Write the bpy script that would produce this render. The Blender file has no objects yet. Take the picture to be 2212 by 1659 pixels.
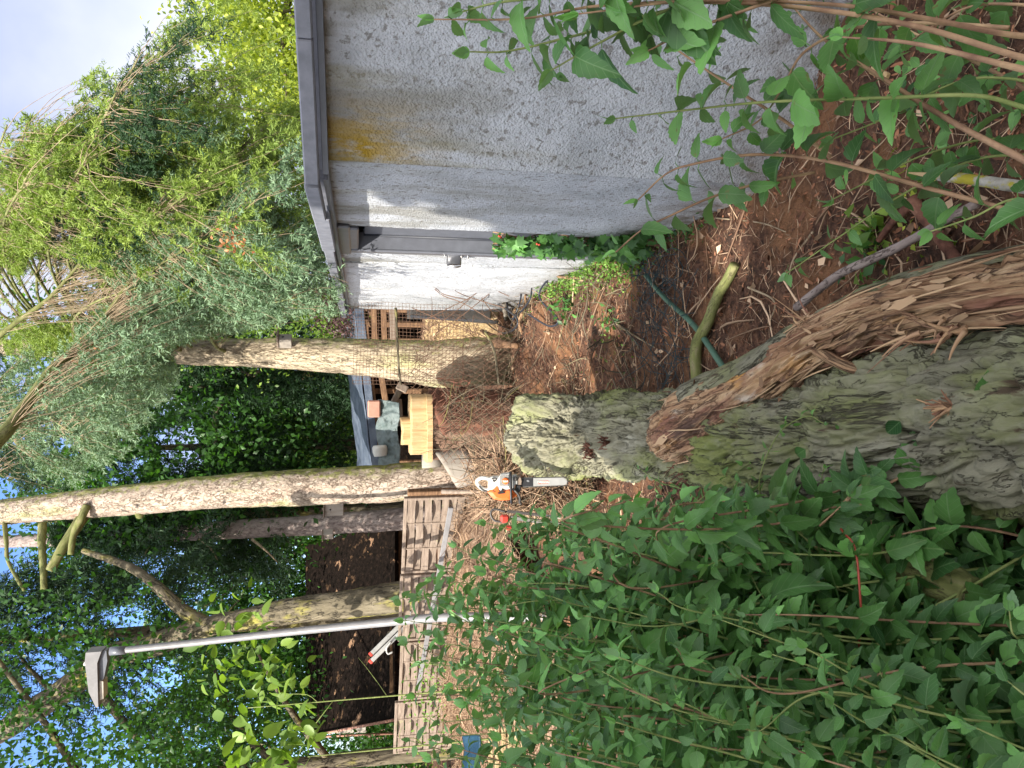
import bpy, math, random
import numpy as np
from mathutils import Vector, Matrix
random.seed(7); RNG = np.random.default_rng(7)
R = math.radians
scene = bpy.context.scene
col = scene.collection

# ------------------------------------------------------------------ camera, sky, sun
PW, PH, FPX = 2212.0, 1659.0, 1597.0          # the photograph's proportions used for measuring
CAMH = 2.0; TILT = math.atan((1106 - 778) / FPX)
FW = np.array([0, math.cos(TILT), -math.sin(TILT)]); UP = np.array([0, math.sin(TILT), math.cos(TILT)]); RT = np.array([1.0, 0, 0])
CAM = np.array([0, 0, CAMH])
cd = bpy.data.cameras.new('camera'); cam = bpy.data.objects.new('camera', cd); col.objects.link(cam)
cd.sensor_fit = 'HORIZONTAL'; cd.sensor_width = 36.0; cd.lens = 36.0 * FPX / PW; cd.clip_start = 0.05; cd.clip_end = 600
m3 = Matrix((tuple(-UP), tuple(RT), tuple(-FW))).transposed()      # the phone was held upright: the picture lies on its side
cam.matrix_world = Matrix.Translation(CAM) @ m3.to_4x4()
scene.camera = cam
SUN = np.array([-0.46, -0.60, 0.66]); SUN /= np.linalg.norm(SUN)
world = bpy.data.worlds.new('World'); scene.world = world; world.use_nodes = True
wt = world.node_tree; wt.nodes.clear()
wo = wt.nodes.new('ShaderNodeOutputWorld'); bg = wt.nodes.new('ShaderNodeBackground'); bg.inputs[1].default_value = 0.15
sk = wt.nodes.new('ShaderNodeTexSky'); sk.sky_type = 'NISHITA'; sk.sun_disc = False
sk.sun_elevation = math.asin(SUN[2]); sk.sun_rotation = math.atan2(SUN[0], SUN[1]); sk.air_density = 1.0; sk.dust_density = 0.6; sk.ozone_density = 2.0
tc = wt.nodes.new('ShaderNodeTexCoord'); nz = wt.nodes.new('ShaderNodeTexNoise'); nz.inputs['Scale'].default_value = 1.6; nz.inputs['Detail'].default_value = 7; nz.inputs['Roughness'].default_value = .5
mpw = wt.nodes.new('ShaderNodeMapping'); mpw.inputs['Location'].default_value = (.35, 1.9, .2); mpw.inputs['Scale'].default_value = (1, 1, 1.6)
cr = wt.nodes.new('ShaderNodeValToRGB'); cr.color_ramp.elements[0].position = .40; cr.color_ramp.elements[1].position = .60
cr.color_ramp.elements[0].color = (0.0, 0.0, 0.0, 1); cr.color_ramp.elements[1].color = (.92, .92, .92, 1)
mx = wt.nodes.new('ShaderNodeMix'); mx.data_type = 'RGBA'; mx.inputs['B'].default_value = (2.1, 2.2, 2.75, 1)
n2w = wt.nodes.new('ShaderNodeTexNoise'); n2w.inputs['Scale'].default_value = 3.2; n2w.inputs['Detail'].default_value = 6; wt.links.new(tc.outputs['Generated'], n2w.inputs['Vector'])
c2w = wt.nodes.new('ShaderNodeValToRGB'); c2w.color_ramp.elements[0].position = .38; c2w.color_ramp.elements[1].position = .64; c2w.color_ramp.elements[0].color = (1.75, 1.95, 2.7, 1); c2w.color_ramp.elements[1].color = (2.9, 2.95, 3.3, 1)
wt.links.new(n2w.outputs['Fac'], c2w.inputs[0]); wt.links.new(c2w.outputs[0], mx.inputs['B'])
wt.links.new(tc.outputs['Generated'], mpw.inputs[0]); wt.links.new(mpw.outputs[0], nz.inputs['Vector']); 
sx = wt.nodes.new('ShaderNodeSeparateXYZ'); wt.links.new(tc.outputs['Generated'], sx.inputs[0]); ma = wt.nodes.new('ShaderNodeMath'); ma.operation = 'MULTIPLY_ADD'; ma.inputs[1].default_value = .7
wt.links.new(sx.outputs['X'], ma.inputs[0]); wt.links.new(nz.outputs['Fac'], ma.inputs[2]); wt.links.new(ma.outputs[0], cr.inputs[0])
tn = wt.nodes.new('ShaderNodeMix'); tn.data_type = 'RGBA'; tn.blend_type = 'MULTIPLY'; tn.inputs['Factor'].default_value = 1; tn.inputs['B'].default_value = (.62, .74, 1.0, 1); wt.links.new(sk.outputs[0], tn.inputs['A'])
wt.links.new(cr.outputs[0], mx.inputs['Factor']); wt.links.new(tn.outputs['Result'], mx.inputs['A']); 
dp = wt.nodes.new('ShaderNodeVectorMath'); dp.operation = 'DOT_PRODUCT'; dp.inputs[1].default_value = tuple(SUN); wt.links.new(tc.outputs['Generated'], dp.inputs[0])
gl = wt.nodes.new('ShaderNodeMapRange'); gl.inputs['From Min'].default_value = .0; gl.inputs['From Max'].default_value = .8; gl.inputs['To Min'].default_value = 0.0; gl.inputs['To Max'].default_value = 1.0; wt.links.new(dp.outputs['Value'], gl.inputs[0])
sc_ = wt.nodes.new('ShaderNodeMix'); sc_.data_type = 'RGBA'; sc_.inputs['B'].default_value = (6.2, 6.2, 6.4, 1); wt.links.new(mx.outputs['Result'], sc_.inputs['A']); wt.links.new(gl.outputs[0], sc_.inputs['Factor']); wt.links.new(sc_.outputs['Result'], bg.inputs[0]); wt.links.new(bg.outputs[0], wo.inputs[0])
sl = bpy.data.lights.new('sun', 'SUN'); sl.energy = 3.8; sl.angle = R(.5); sl.color = (1, .93, .82)
so = bpy.data.objects.new('sun', sl); col.objects.link(so); so.rotation_euler = Vector(tuple(SUN)).to_track_quat('Z', 'Y').to_euler(); so.location = (0, 0, 30)
vs = scene.view_settings; vs.view_transform = 'Standard'; vs.look = 'None'; vs.gamma = 1; vs.exposure = 1.25
scene.cycles.max_bounces = 6; scene.cycles.transparent_max_bounces = 4; scene.cycles.diffuse_bounces = 3; scene.cycles.glossy_bounces = 2; scene.cycles.transmission_bounces = 3

# ------------------------------------------------------------------ measuring helpers
def ray(x, y): return FW + RT * ((829.5 - y) / FPX) + UP * ((1106 - x) / FPX)
def at(x, y, s): return CAM + ray(x, y) * s            # s metres ahead of the lens
def gp(x, y, z=0.0):
    r = ray(x, y); return CAM + r * ((z - CAMH) / r[2])
def proj(P):
    P = np.atleast_2d(P) - CAM; s = P @ FW
    return np.stack([1106 - FPX * (P @ UP) / s, 829.5 - FPX * (P @ RT) / s, s], -1)
def inpoly(q, poly):
    x, y = q[:, 0], q[:, 1]; c = np.zeros(len(q), bool); n = len(poly)
    for i in range(n):
        x0, y0 = poly[i]; x1, y1 = poly[(i + 1) % n]
        cond = ((y0 > y) != (y1 > y)) & (x < (x1 - x0) * (y - y0) / (y1 - y0 + 1e-12) + x0); c ^= cond
    return c
def nrm(v): return v / (np.linalg.norm(v, axis=-1, keepdims=True) + 1e-12)
def _h(ix, iy, iz):
    n = (ix * 374761393 + iy * 668265263 + iz * 2147483647 + 1013904223).astype(np.uint64) & np.uint64(0xffffffff)
    n = ((n ^ (n >> np.uint64(13))) * np.uint64(1274126177)) & np.uint64(0xffffffff)
    n = (n ^ (n >> np.uint64(16))) * np.uint64(2246822519) & np.uint64(0xffffffff)
    return ((n ^ (n >> np.uint64(15))) & np.uint64(0xffffff)).astype(float) / 16777215.0 * 2 - 1
def vnoise(p):
    p = np.asarray(p, float); f = np.floor(p); i = f.astype(np.int64); t = p - f; t = t * t * (3 - 2 * t); r = 0
    for dx in (0, 1):
        for dy in (0, 1):
            for dz in (0, 1):
                w = (t[..., 0] if dx else 1 - t[..., 0]) * (t[..., 1] if dy else 1 - t[..., 1]) * (t[..., 2] if dz else 1 - t[..., 2])
                r = r + w * _h(i[..., 0] + dx, i[..., 1] + dy, i[..., 2] + dz)
    return r
def fbm(p, o=4, g=.5):
    a, r, s = 1.0, 0, 0
    for k in range(o): r = r + a * vnoise(np.asarray(p) * 2 ** k + 17.3 * k); s += a; a *= g
    return r / s
def cat(pts, n):                                        # smooth path through points
    P = np.array(pts, float); P = np.vstack([2 * P[0] - P[1], P, 2 * P[-1] - P[-2]]); m = len(P) - 3; out = []
    for u in np.linspace(0, m - 1e-6, n):
        i = int(u); t = u - i; a, b, c, d = P[i:i + 4]
        out.append(.5 * ((2 * b) + (-a + c) * t + (2 * a - 5 * b + 4 * c - d) * t * t + (-a + 3 * b - 3 * c + d) * t ** 3))
    return np.array(out)

# ------------------------------------------------------------------ object helpers
def tag(o, label=None, cat_=None, group=None, kind=None):
    if label: o['label'] = label
    if cat_: o['category'] = cat_
    if group: o['group'] = group
    if kind: o['kind'] = kind
    return o
def thing(name, label, cat_, loc=(0, 0, 0), group=None):
    o = bpy.data.objects.new(name, None); col.objects.link(o); o.location = tuple(map(float, loc)); o.empty_display_size = .1
    return tag(o, label, cat_, group)
class MB:
    def __init__(s): s.V = []; s.F = []; s.A = []; s.n = 0
    def add(s, V, F, A=None):
        V = np.asarray(V, float).reshape(-1, 3); s.V.append(V)
        s.A.append(np.zeros((len(V), 3)) if A is None else np.asarray(A, float).reshape(-1, 3))
        for f in (F if isinstance(F, list) else [F]):
            f = np.asarray(f, np.int64)
            if f.size: s.F.append(f + s.n)
        s.n += len(V); return s
    def obj(s, name, mat, parent=None, smooth=True):
        V = np.concatenate(s.V); A = np.concatenate(s.A)
        me = bpy.data.meshes.new(name)
        loc = np.zeros(3)
        if parent is not None: loc = world_loc(parent)
        V = V - loc
        me.vertices.add(len(V)); me.vertices.foreach_set('co', V.astype(np.float32).ravel())
        loops = np.concatenate([f.ravel() for f in s.F]); tot = np.concatenate([np.full(len(f), f.shape[1]) for f in s.F])
        st = np.concatenate([[0], np.cumsum(tot)[:-1]])
        me.loops.add(len(loops)); me.loops.foreach_set('vertex_index', loops.astype(np.int32))
        me.polygons.add(len(tot)); me.polygons.foreach_set('loop_start', st.astype(np.int32)); me.polygons.foreach_set('loop_total', tot.astype(np.int32))
        me.polygons.foreach_set('use_smooth', np.full(len(tot), smooth))
        at_ = me.attributes.new('rest', 'FLOAT_VECTOR', 'POINT'); at_.data.foreach_set('vector', A.astype(np.float32).ravel())
        me.update(calc_edges=True); me.validate()
        me.materials.append(mat); o = bpy.data.objects.new(name, me); col.objects.link(o)
        if parent is not None: o.parent = parent
        return o
def world_loc(o):
    l = np.zeros(3)
    while o is not None: l += np.array(o.location); o = o.parent
    return l
def box(mb, c, size, ax=None, A=None):
    c = np.array(c, float); h = np.array(size, float) / 2
    ax = np.eye(3) if ax is None else np.array(ax, float)
    V = np.array([[i, j, k] for i in (-1, 1) for j in (-1, 1) for k in (-1, 1)], float) * h
    A_ = V if A is None else V + np.array(A)
    F = np.array([[0, 1, 3, 2], [4, 6, 7, 5], [0, 4, 5, 1], [2, 3, 7, 6], [0, 2, 6, 4], [1, 5, 7, 3]])
    mb.add(c + V @ ax, F, A_)
def bevbox(mb, c, size, ax=None, b=.01):
    """box with chamfered edges"""
    c = np.array(c, float); h = np.array(size, float) / 2; b = min(b, h.min() * .6); ax = np.eye(3) if ax is None else np.array(ax, float)
    import itertools
    V = []; idx = {}
    for sx, sy, sz in itertools.product((-1, 1), repeat=3):
        for k in range(3):
            v = np.array([sx, sy, sz]) * h; 
            for j in range(3):
                if j != k: v[j] -= (sx, sy, sz)[j] * b
            idx[(sx, sy, sz, k)] = len(V); V.append(v)
    F4 = []; F3 = []
    for k in range(3):
        a, b_ = [j for j in range(3) if j != k]
        for s in (-1, 1):
            q = []
            for (p, r) in ((-1, -1), (1, -1), (1, 1), (-1, 1)):
                t = [0, 0, 0]; t[k] = s; t[a] = p; t[b_] = r; q.append(idx[(*t, k)])
            F4.append(q)
        for p in (-1, 1):
            for r in (-1, 1):
                t0 = [0, 0, 0]; t1 = [0, 0, 0]; t0[k] = -1; t1[k] = 1; t0[a] = t1[a] = p; t0[b_] = t1[b_] = r
                F4.append([idx[(*t0, a)], idx[(*t1, a)], idx[(*t1, b_)], idx[(*t0, b_)]])
    for s in itertools.product((-1, 1), repeat=3): F3.append([idx[(*s, 0)], idx[(*s, 1)], idx[(*s, 2)]])
    V = np.array(V); mb.add(c + V @ ax, [np.array(F4), np.array(F3)], V)
def frames(P):
    T = nrm(np.gradient(P, axis=0)); ref = np.array([0, 0, 1.0]) if abs(T[0][2]) < .9 else np.array([1.0, 0, 0])
    n = nrm(np.cross(np.cross(T[0], ref), T[0])); N = []
    for t in T: n = nrm(n - t * (n @ t)); N.append(n)
    N = np.array(N); return T, N, np.cross(T, N)
def tube(mb, P, rad, ns=8, disp=None, cap=True, off=0.0):
    P = np.array(P, float); m = len(P); rad = np.broadcast_to(np.asarray(rad, float), (m,))
    T, N, B = frames(P); th = np.arange(ns) * 2 * math.pi / ns
    L = np.concatenate([[0], np.cumsum(np.linalg.norm(np.diff(P, axis=0), axis=1))]) + off
    D = np.cos(th)[None, :, None] * N[:, None] + np.sin(th)[None, :, None] * B[:, None]
    Rr = rad[:, None] * np.ones(ns)
    A = np.stack([np.cos(th)[None] * Rr, np.sin(th)[None] * Rr, L[:, None] + 0 * Rr], -1)
    if disp is not None: Rr = Rr + disp(A, Rr)
    V = (P[:, None] + D * Rr[..., None]).reshape(-1, 3)
    i = np.arange(m - 1)[:, None] * ns; j = np.arange(ns)[None]; j2 = (j + 1) % ns
    F = [np.stack([i + j, i + j2, i + ns + j2, i + ns + j], -1).reshape(-1, 4)]
    A = A.reshape(-1, 3)
    if cap:
        V = np.vstack([V, P[0], P[-1]]); A = np.vstack([A, [0, 0, L[0]], [0, 0, L[-1]]]); a = np.arange(ns); b = (a + 1) % ns
        F.append(np.stack([b, a, np.full(ns, m * ns)], -1)); F.append(np.stack([a + (m - 1) * ns, b + (m - 1) * ns, np.full(ns, m * ns + 1)], -1))
    mb.add(V, F, A)
def wires(mb, P, r, ns=3, tint=None):                    # many thin polylines at once: P is (N, M, 3)
    P = np.asarray(P, float); N_, M = P.shape[:2]
    T = nrm(np.gradient(P, axis=1)); ref = np.where(np.abs(T[..., 2:3]) > .8, [1.0, 0, 0], [0, 0, 1.0])
    n = nrm(np.cross(T, ref)); b = np.cross(T, n); th = np.arange(ns) * 2 * math.pi / ns
    r = np.broadcast_to(np.asarray(r, float), (N_, M))
    V = P[:, :, None] + r[:, :, None, None] * (np.cos(th)[:, None] * n[:, :, None] + np.sin(th)[:, None] * b[:, :, None])
    base = (np.arange(N_) * M * ns)[:, None, None] + (np.arange(M - 1) * ns)[None, :, None]; j = np.arange(ns)[None, None]; j2 = (j + 1) % ns
    F = np.stack([base + j, base + j2, base + ns + j2, base + ns + j], -1).reshape(-1, 4)
    A = np.zeros(V.shape); A[..., 0] = 1 
    A[..., 2] = (RNG.random(N_) if tint is None else tint)[:, None, None]
    mb.add(V.reshape(-1, 3), F, A.reshape(-1, 3))
def place(mb, tv, tf, P, D, Nn, S, tint=None, W=None):  # N copies of a small template shape: y along D, z along Nn
    P = np.asarray(P, float); n = len(P); D = nrm(np.asarray(D, float)); X = nrm(np.cross(D, Nn)); Z = np.cross(X, D)
    S = np.broadcast_to(np.asarray(S, float), (n,)); W = np.ones(n) if W is None else W
    V = P[:, None] + (tv[None, :, 0, None] * W[:, None, None] * X[:, None] + tv[None, :, 1, None] * D[:, None] + tv[None, :, 2, None] * Z[:, None]) * S[:, None, None]
    m = len(tv); A = np.zeros((n, m, 3)); A[..., 0] = tv[:, 0]; A[..., 1] = tv[:, 1]; A[..., 2] = (RNG.random(n) if tint is None else tint)[:, None]
    F = [(np.asarray(f)[None] + (np.arange(n) * m)[:, None, None]).reshape(-1, np.asarray(f).shape[1]) for f in tf]
    mb.add(V.reshape(-1, 3), F, A.reshape(-1, 3))
def leaftemplate(droop, fold, twist=0.0):
    t = np.array([0, .05, .13, .22, .31, .40, .49, .58, .67, .76, .85, .93, 1.0]); w = .30 * np.sin(np.pi * t ** .72) ** .8 * (1 - .25 * t); w[0] = w[-1] = 0; tooth = np.where(np.arange(13) % 2 == 0, -.016, .016); tooth[:3] = 0; tooth[-1] = 0; w = np.maximum(w + tooth, 0)
    z = -droop * t * t; mid = np.stack([0 * t + twist * t * t, t, z], -1); L_ = np.stack([-w[1:-1] + twist * t[1:-1] ** 2, t[1:-1], z[1:-1] + fold * w[1:-1] * 3], -1); R_ = L_.copy(); R_[:, 0] = w[1:-1] + twist * t[1:-1] ** 2
    V = np.vstack([mid, L_, R_]); n_ = 13; F3 = [[0, 1, n_], [0, n_ + 11, 1], [n_ + 10, 11, 12], [n_ + 21, 12, 11]]; F4 = []
    for k in range(1, 11): F4.append([k, k + 1, n_ + k, n_ + k - 1]); F4.append([k + 1, k, n_ + 11 + k - 1, n_ + 11 + k])
    return V, [np.array(F3), np.array(F4)]
LVAR = [leaftemplate(.10, .05, .05), leaftemplate(.32, .10, -.06), leaftemplate(.55, .14, .03), leaftemplate(.25, .02, .12), leaftemplate(.45, .22, -.1)]
# leaf templates: broad pointed leaf, small leaf, needle fan
ts = np.array([0, .1, .3, .55, .8, 1.0]); hw = np.array([0, .17, .29, .25, .12, 0])
LB = [[0, t, -.22 * t * t] for t in ts] + [[-w, t, .07 - .22 * t * t] for t, w in zip(ts[1:5], hw[1:5])] + [[w, t, .07 - .22 * t * t] for t, w in zip(ts[1:5], hw[1:5])]
LB = np.array(LB)
LBF = [np.array([[0, 1, 6], [0, 10, 1], [9, 4, 5], [13, 5, 4]]), np.array([[1, 2, 7, 6], [2, 3, 8, 7], [3, 4, 9, 8], [2, 1, 10, 11], [3, 2, 11, 12], [4, 3, 12, 13]])]
LS = np.array([[0, 0, 0], [-.3, .45, .08], [0, 1, -.1], [.3, .45, .08], [0, .45, 0]]); LSF = [np.array([[0, 4, 1], [4, 2, 1], [0, 3, 4], [4, 3, 2]])]
LIV = np.array([[0, 0, 0], [-.45, .1, .03], [-.32, .4, .05], [-.5, .6, 0], [-.17, .62, .05], [0, 1, -.12], [.17, .62, .05], [.5, .6, 0], [.32, .4, .05], [.45, .1, .03], [0, .4, 0]])
LIVF = [np.array([[10, i, (i + 1)] for i in range(9)] + [[10, 9, 0]])]
def quadT(w): return np.array([[-w, 0, 0], [w, 0, 0], [w * .5, 1, 0], [-w * .5, 1, 0]]), [np.array([[0, 1, 2, 3]])]
def rdir(n): return nrm(RNG.normal(size=(n, 3)))

# ------------------------------------------------------------------ materials
def newmat(name):
    m = bpy.data.materials.new(name); m.use_nodes = True; t = m.node_tree; b = t.nodes['Principled BSDF']; return m, t, b
def setramp(r, stops):
    e = r.color_ramp.elements
    while len(e) > 2: e.remove(e[-1])
    for i, (p, c) in enumerate(stops):
        q = e[i] if i < 2 else e.new(p)
        q.position = p; q.color = (*c, 1)
def surf(name, stops, scale=6, detail=8, rough=.9, bump=.4, bscale=None, bdist=.01, stretch=(1, 1, 1), coord='Object', dist=0.0, spec=.3, metal=0, over=None, rgh=.6, vor=None, cracks=None, moss=None):
    m, t, b = newmat(name); N = t.nodes; L = t.links
    if coord == 'rest': c = N.new('ShaderNodeAttribute'); c.attribute_name = 'rest'; src = c.outputs['Vector']
    else: c = N.new('ShaderNodeTexCoord'); src = c.outputs[coord]
    mp = N.new('ShaderNodeMapping'); mp.inputs['Scale'].default_value = stretch; L.new(src, mp.inputs[0])
    n = N.new('ShaderNodeTexNoise'); n.inputs['Scale'].default_value = scale; n.inputs['Detail'].default_value = detail; n.inputs['Roughness'].default_value = rgh; n.inputs['Distortion'].default_value = dist
    L.new(mp.outputs[0], n.inputs['Vector']); r = N.new('ShaderNodeValToRGB'); setramp(r, stops); L.new(n.outputs['Fac'], r.inputs[0]); out = r.outputs[0]
    if over:                                             # patches of another colour: (colour, scale, lo, hi, stretch)
        for (oc, os, lo, hi, ost) in over:
            mp2 = N.new('ShaderNodeMapping'); mp2.inputs['Scale'].default_value = ost; mp2.inputs['Location'].default_value = (os * .37, 3.1, os); L.new(src, mp2.inputs[0])
            n2 = N.new('ShaderNodeTexNoise'); n2.inputs['Scale'].default_value = os; n2.inputs['Detail'].default_value = 6; n2.inputs['Roughness'].default_value = .65; L.new(mp2.outputs[0], n2.inputs['Vector'])
            mr = N.new('ShaderNodeMapRange'); mr.inputs['From Min'].default_value = lo; mr.inputs['From Max'].default_value = hi; L.new(n2.outputs['Fac'], mr.inputs[0])
            x = N.new('ShaderNodeMix'); x.data_type = 'RGBA'; x.inputs['B'].default_value = (*oc, 1); L.new(mr.outputs[0], x.inputs['Factor']); L.new(out, x.inputs['A']); out = x.outputs['Result']
    if moss:                                             # moss grows on one flank of a trunk
        gm_ = N.new('ShaderNodeNewGeometry'); dm_ = N.new('ShaderNodeVectorMath'); dm_.operation = 'DOT_PRODUCT'; dm_.inputs[1].default_value = moss[1]; L.new(gm_.outputs['Normal'], dm_.inputs[0]); nm_ = N.new('ShaderNodeTexNoise'); nm_.inputs['Scale'].default_value = 11; nm_.inputs['Detail'].default_value = 7; L.new(src, nm_.inputs['Vector'])
        am_ = N.new('ShaderNodeMath'); am_.operation = 'MULTIPLY_ADD'; am_.inputs[1].default_value = 1.6; L.new(nm_.outputs['Fac'], am_.inputs[0]); L.new(dm_.outputs['Value'], am_.inputs[2]); rm_ = N.new('ShaderNodeMapRange'); rm_.inputs['From Min'].default_value = 1.3; rm_.inputs['From Max'].default_value = 1.7; L.new(am_.outputs[0], rm_.inputs[0])
        x = N.new('ShaderNodeMix'); x.data_type = 'RGBA'; x.inputs['B'].default_value = (*moss[0], 1); L.new(rm_.outputs[0], x.inputs['Factor']); L.new(out, x.inputs['A']); out = x.outputs['Result']
    crk = None
    for (cs, cst, cw, cc) in (cracks or []):             # real fissures between bark plates: (scale, stretch, width, colour)
        m3_ = N.new('ShaderNodeMapping'); m3_.inputs['Scale'].default_value = cst; L.new(src, m3_.inputs[0])
        vv_ = N.new('ShaderNodeTexNoise'); vv_.inputs['Scale'].default_value = cs; vv_.inputs['Detail'].default_value = 6; vv_.inputs['Roughness'].default_value = .62; vv_.inputs['Distortion'].default_value = .35; L.new(m3_.outputs[0], vv_.inputs['Vector'])
        sb_ = N.new('ShaderNodeMath'); sb_.operation = 'SUBTRACT'; sb_.inputs[1].default_value = .5; L.new(vv_.outputs['Fac'], sb_.inputs[0]); ab_ = N.new('ShaderNodeMath'); ab_.operation = 'ABSOLUTE'; L.new(sb_.outputs[0], ab_.inputs[0])
        n9_ = N.new('ShaderNodeTexNoise'); n9_.inputs['Scale'].default_value = cs * .35; n9_.inputs['Detail'].default_value = 3; L.new(m3_.outputs[0], n9_.inputs['Vector'])
        wd_ = N.new('ShaderNodeMapRange'); wd_.inputs['From Min'].default_value = .38; wd_.inputs['From Max'].default_value = .62; wd_.inputs['To Min'].default_value = cw * .02; wd_.inputs['To Max'].default_value = cw; L.new(n9_.outputs['Fac'], wd_.inputs[0])
        dv_ = N.new('ShaderNodeMath'); dv_.operation = 'DIVIDE'; dv_.use_clamp = True; L.new(ab_.outputs[0], dv_.inputs[0]); L.new(wd_.outputs[0], dv_.inputs[1])
        x = N.new('ShaderNodeMix'); x.data_type = 'RGBA'; x.inputs['A'].default_value = (*cc, 1); L.new(dv_.outputs[0], x.inputs['Factor']); L.new(out, x.inputs['B']); out = x.outputs['Result']
        if crk is None: crk = dv_.outputs[0]
        else: q_ = N.new('ShaderNodeMath'); q_.operation = 'MULTIPLY'; L.new(crk, q_.inputs[0]); L.new(dv_.outputs[0], q_.inputs[1]); crk = q_.outputs[0]
    L.new(out, b.inputs['Base Color']); b.inputs['Roughness'].default_value = rough; b.inputs['Specular IOR Level'].default_value = spec; b.inputs['Metallic'].default_value = metal
    if bump:
        if vor:
            n3 = N.new('ShaderNodeTexVoronoi'); n3.inputs['Scale'].default_value = vor; n3.feature = 'DISTANCE_TO_EDGE'; o3 = n3.outputs['Distance']
            n4 = N.new('ShaderNodeTexNoise'); n4.inputs['Scale'].default_value = vor * .6; n4.inputs['Detail'].default_value = 3; L.new(mp.outputs[0], n4.inputs['Vector'])
            ad = N.new('ShaderNodeMixRGB'); ad.inputs[0].default_value = .12; L.new(mp.outputs[0], ad.inputs[1]); L.new(n4.outputs['Color'], ad.inputs[2]); L.new(ad.outputs[0], n3.inputs['Vector'])
            mr3 = N.new('ShaderNodeMapRange'); mr3.inputs['From Max'].default_value = .25; L.new(o3, mr3.inputs[0]); o3 = mr3.outputs[0]
        else:
            n3 = N.new('ShaderNodeTexNoise'); n3.inputs['Scale'].default_value = bscale or scale * 3; n3.inputs['Detail'].default_value = 8; n3.inputs['Roughness'].default_value = .7; L.new(mp.outputs[0], n3.inputs['Vector']); o3 = n3.outputs['Fac']
        if crk is not None: q_ = N.new('ShaderNodeMath'); q_.operation = 'MULTIPLY_ADD'; q_.inputs[1].default_value = .6; L.new(crk, q_.inputs[0]); L.new(o3, q_.inputs[2]); o3 = q_.outputs[0]
        bp = N.new('ShaderNodeBump'); bp.inputs['Strength'].default_value = bump; bp.inputs['Distance'].default_value = bdist; L.new(o3, bp.inputs['Height']); L.new(bp.outputs[0], b.inputs['Normal'])
    return m
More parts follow.
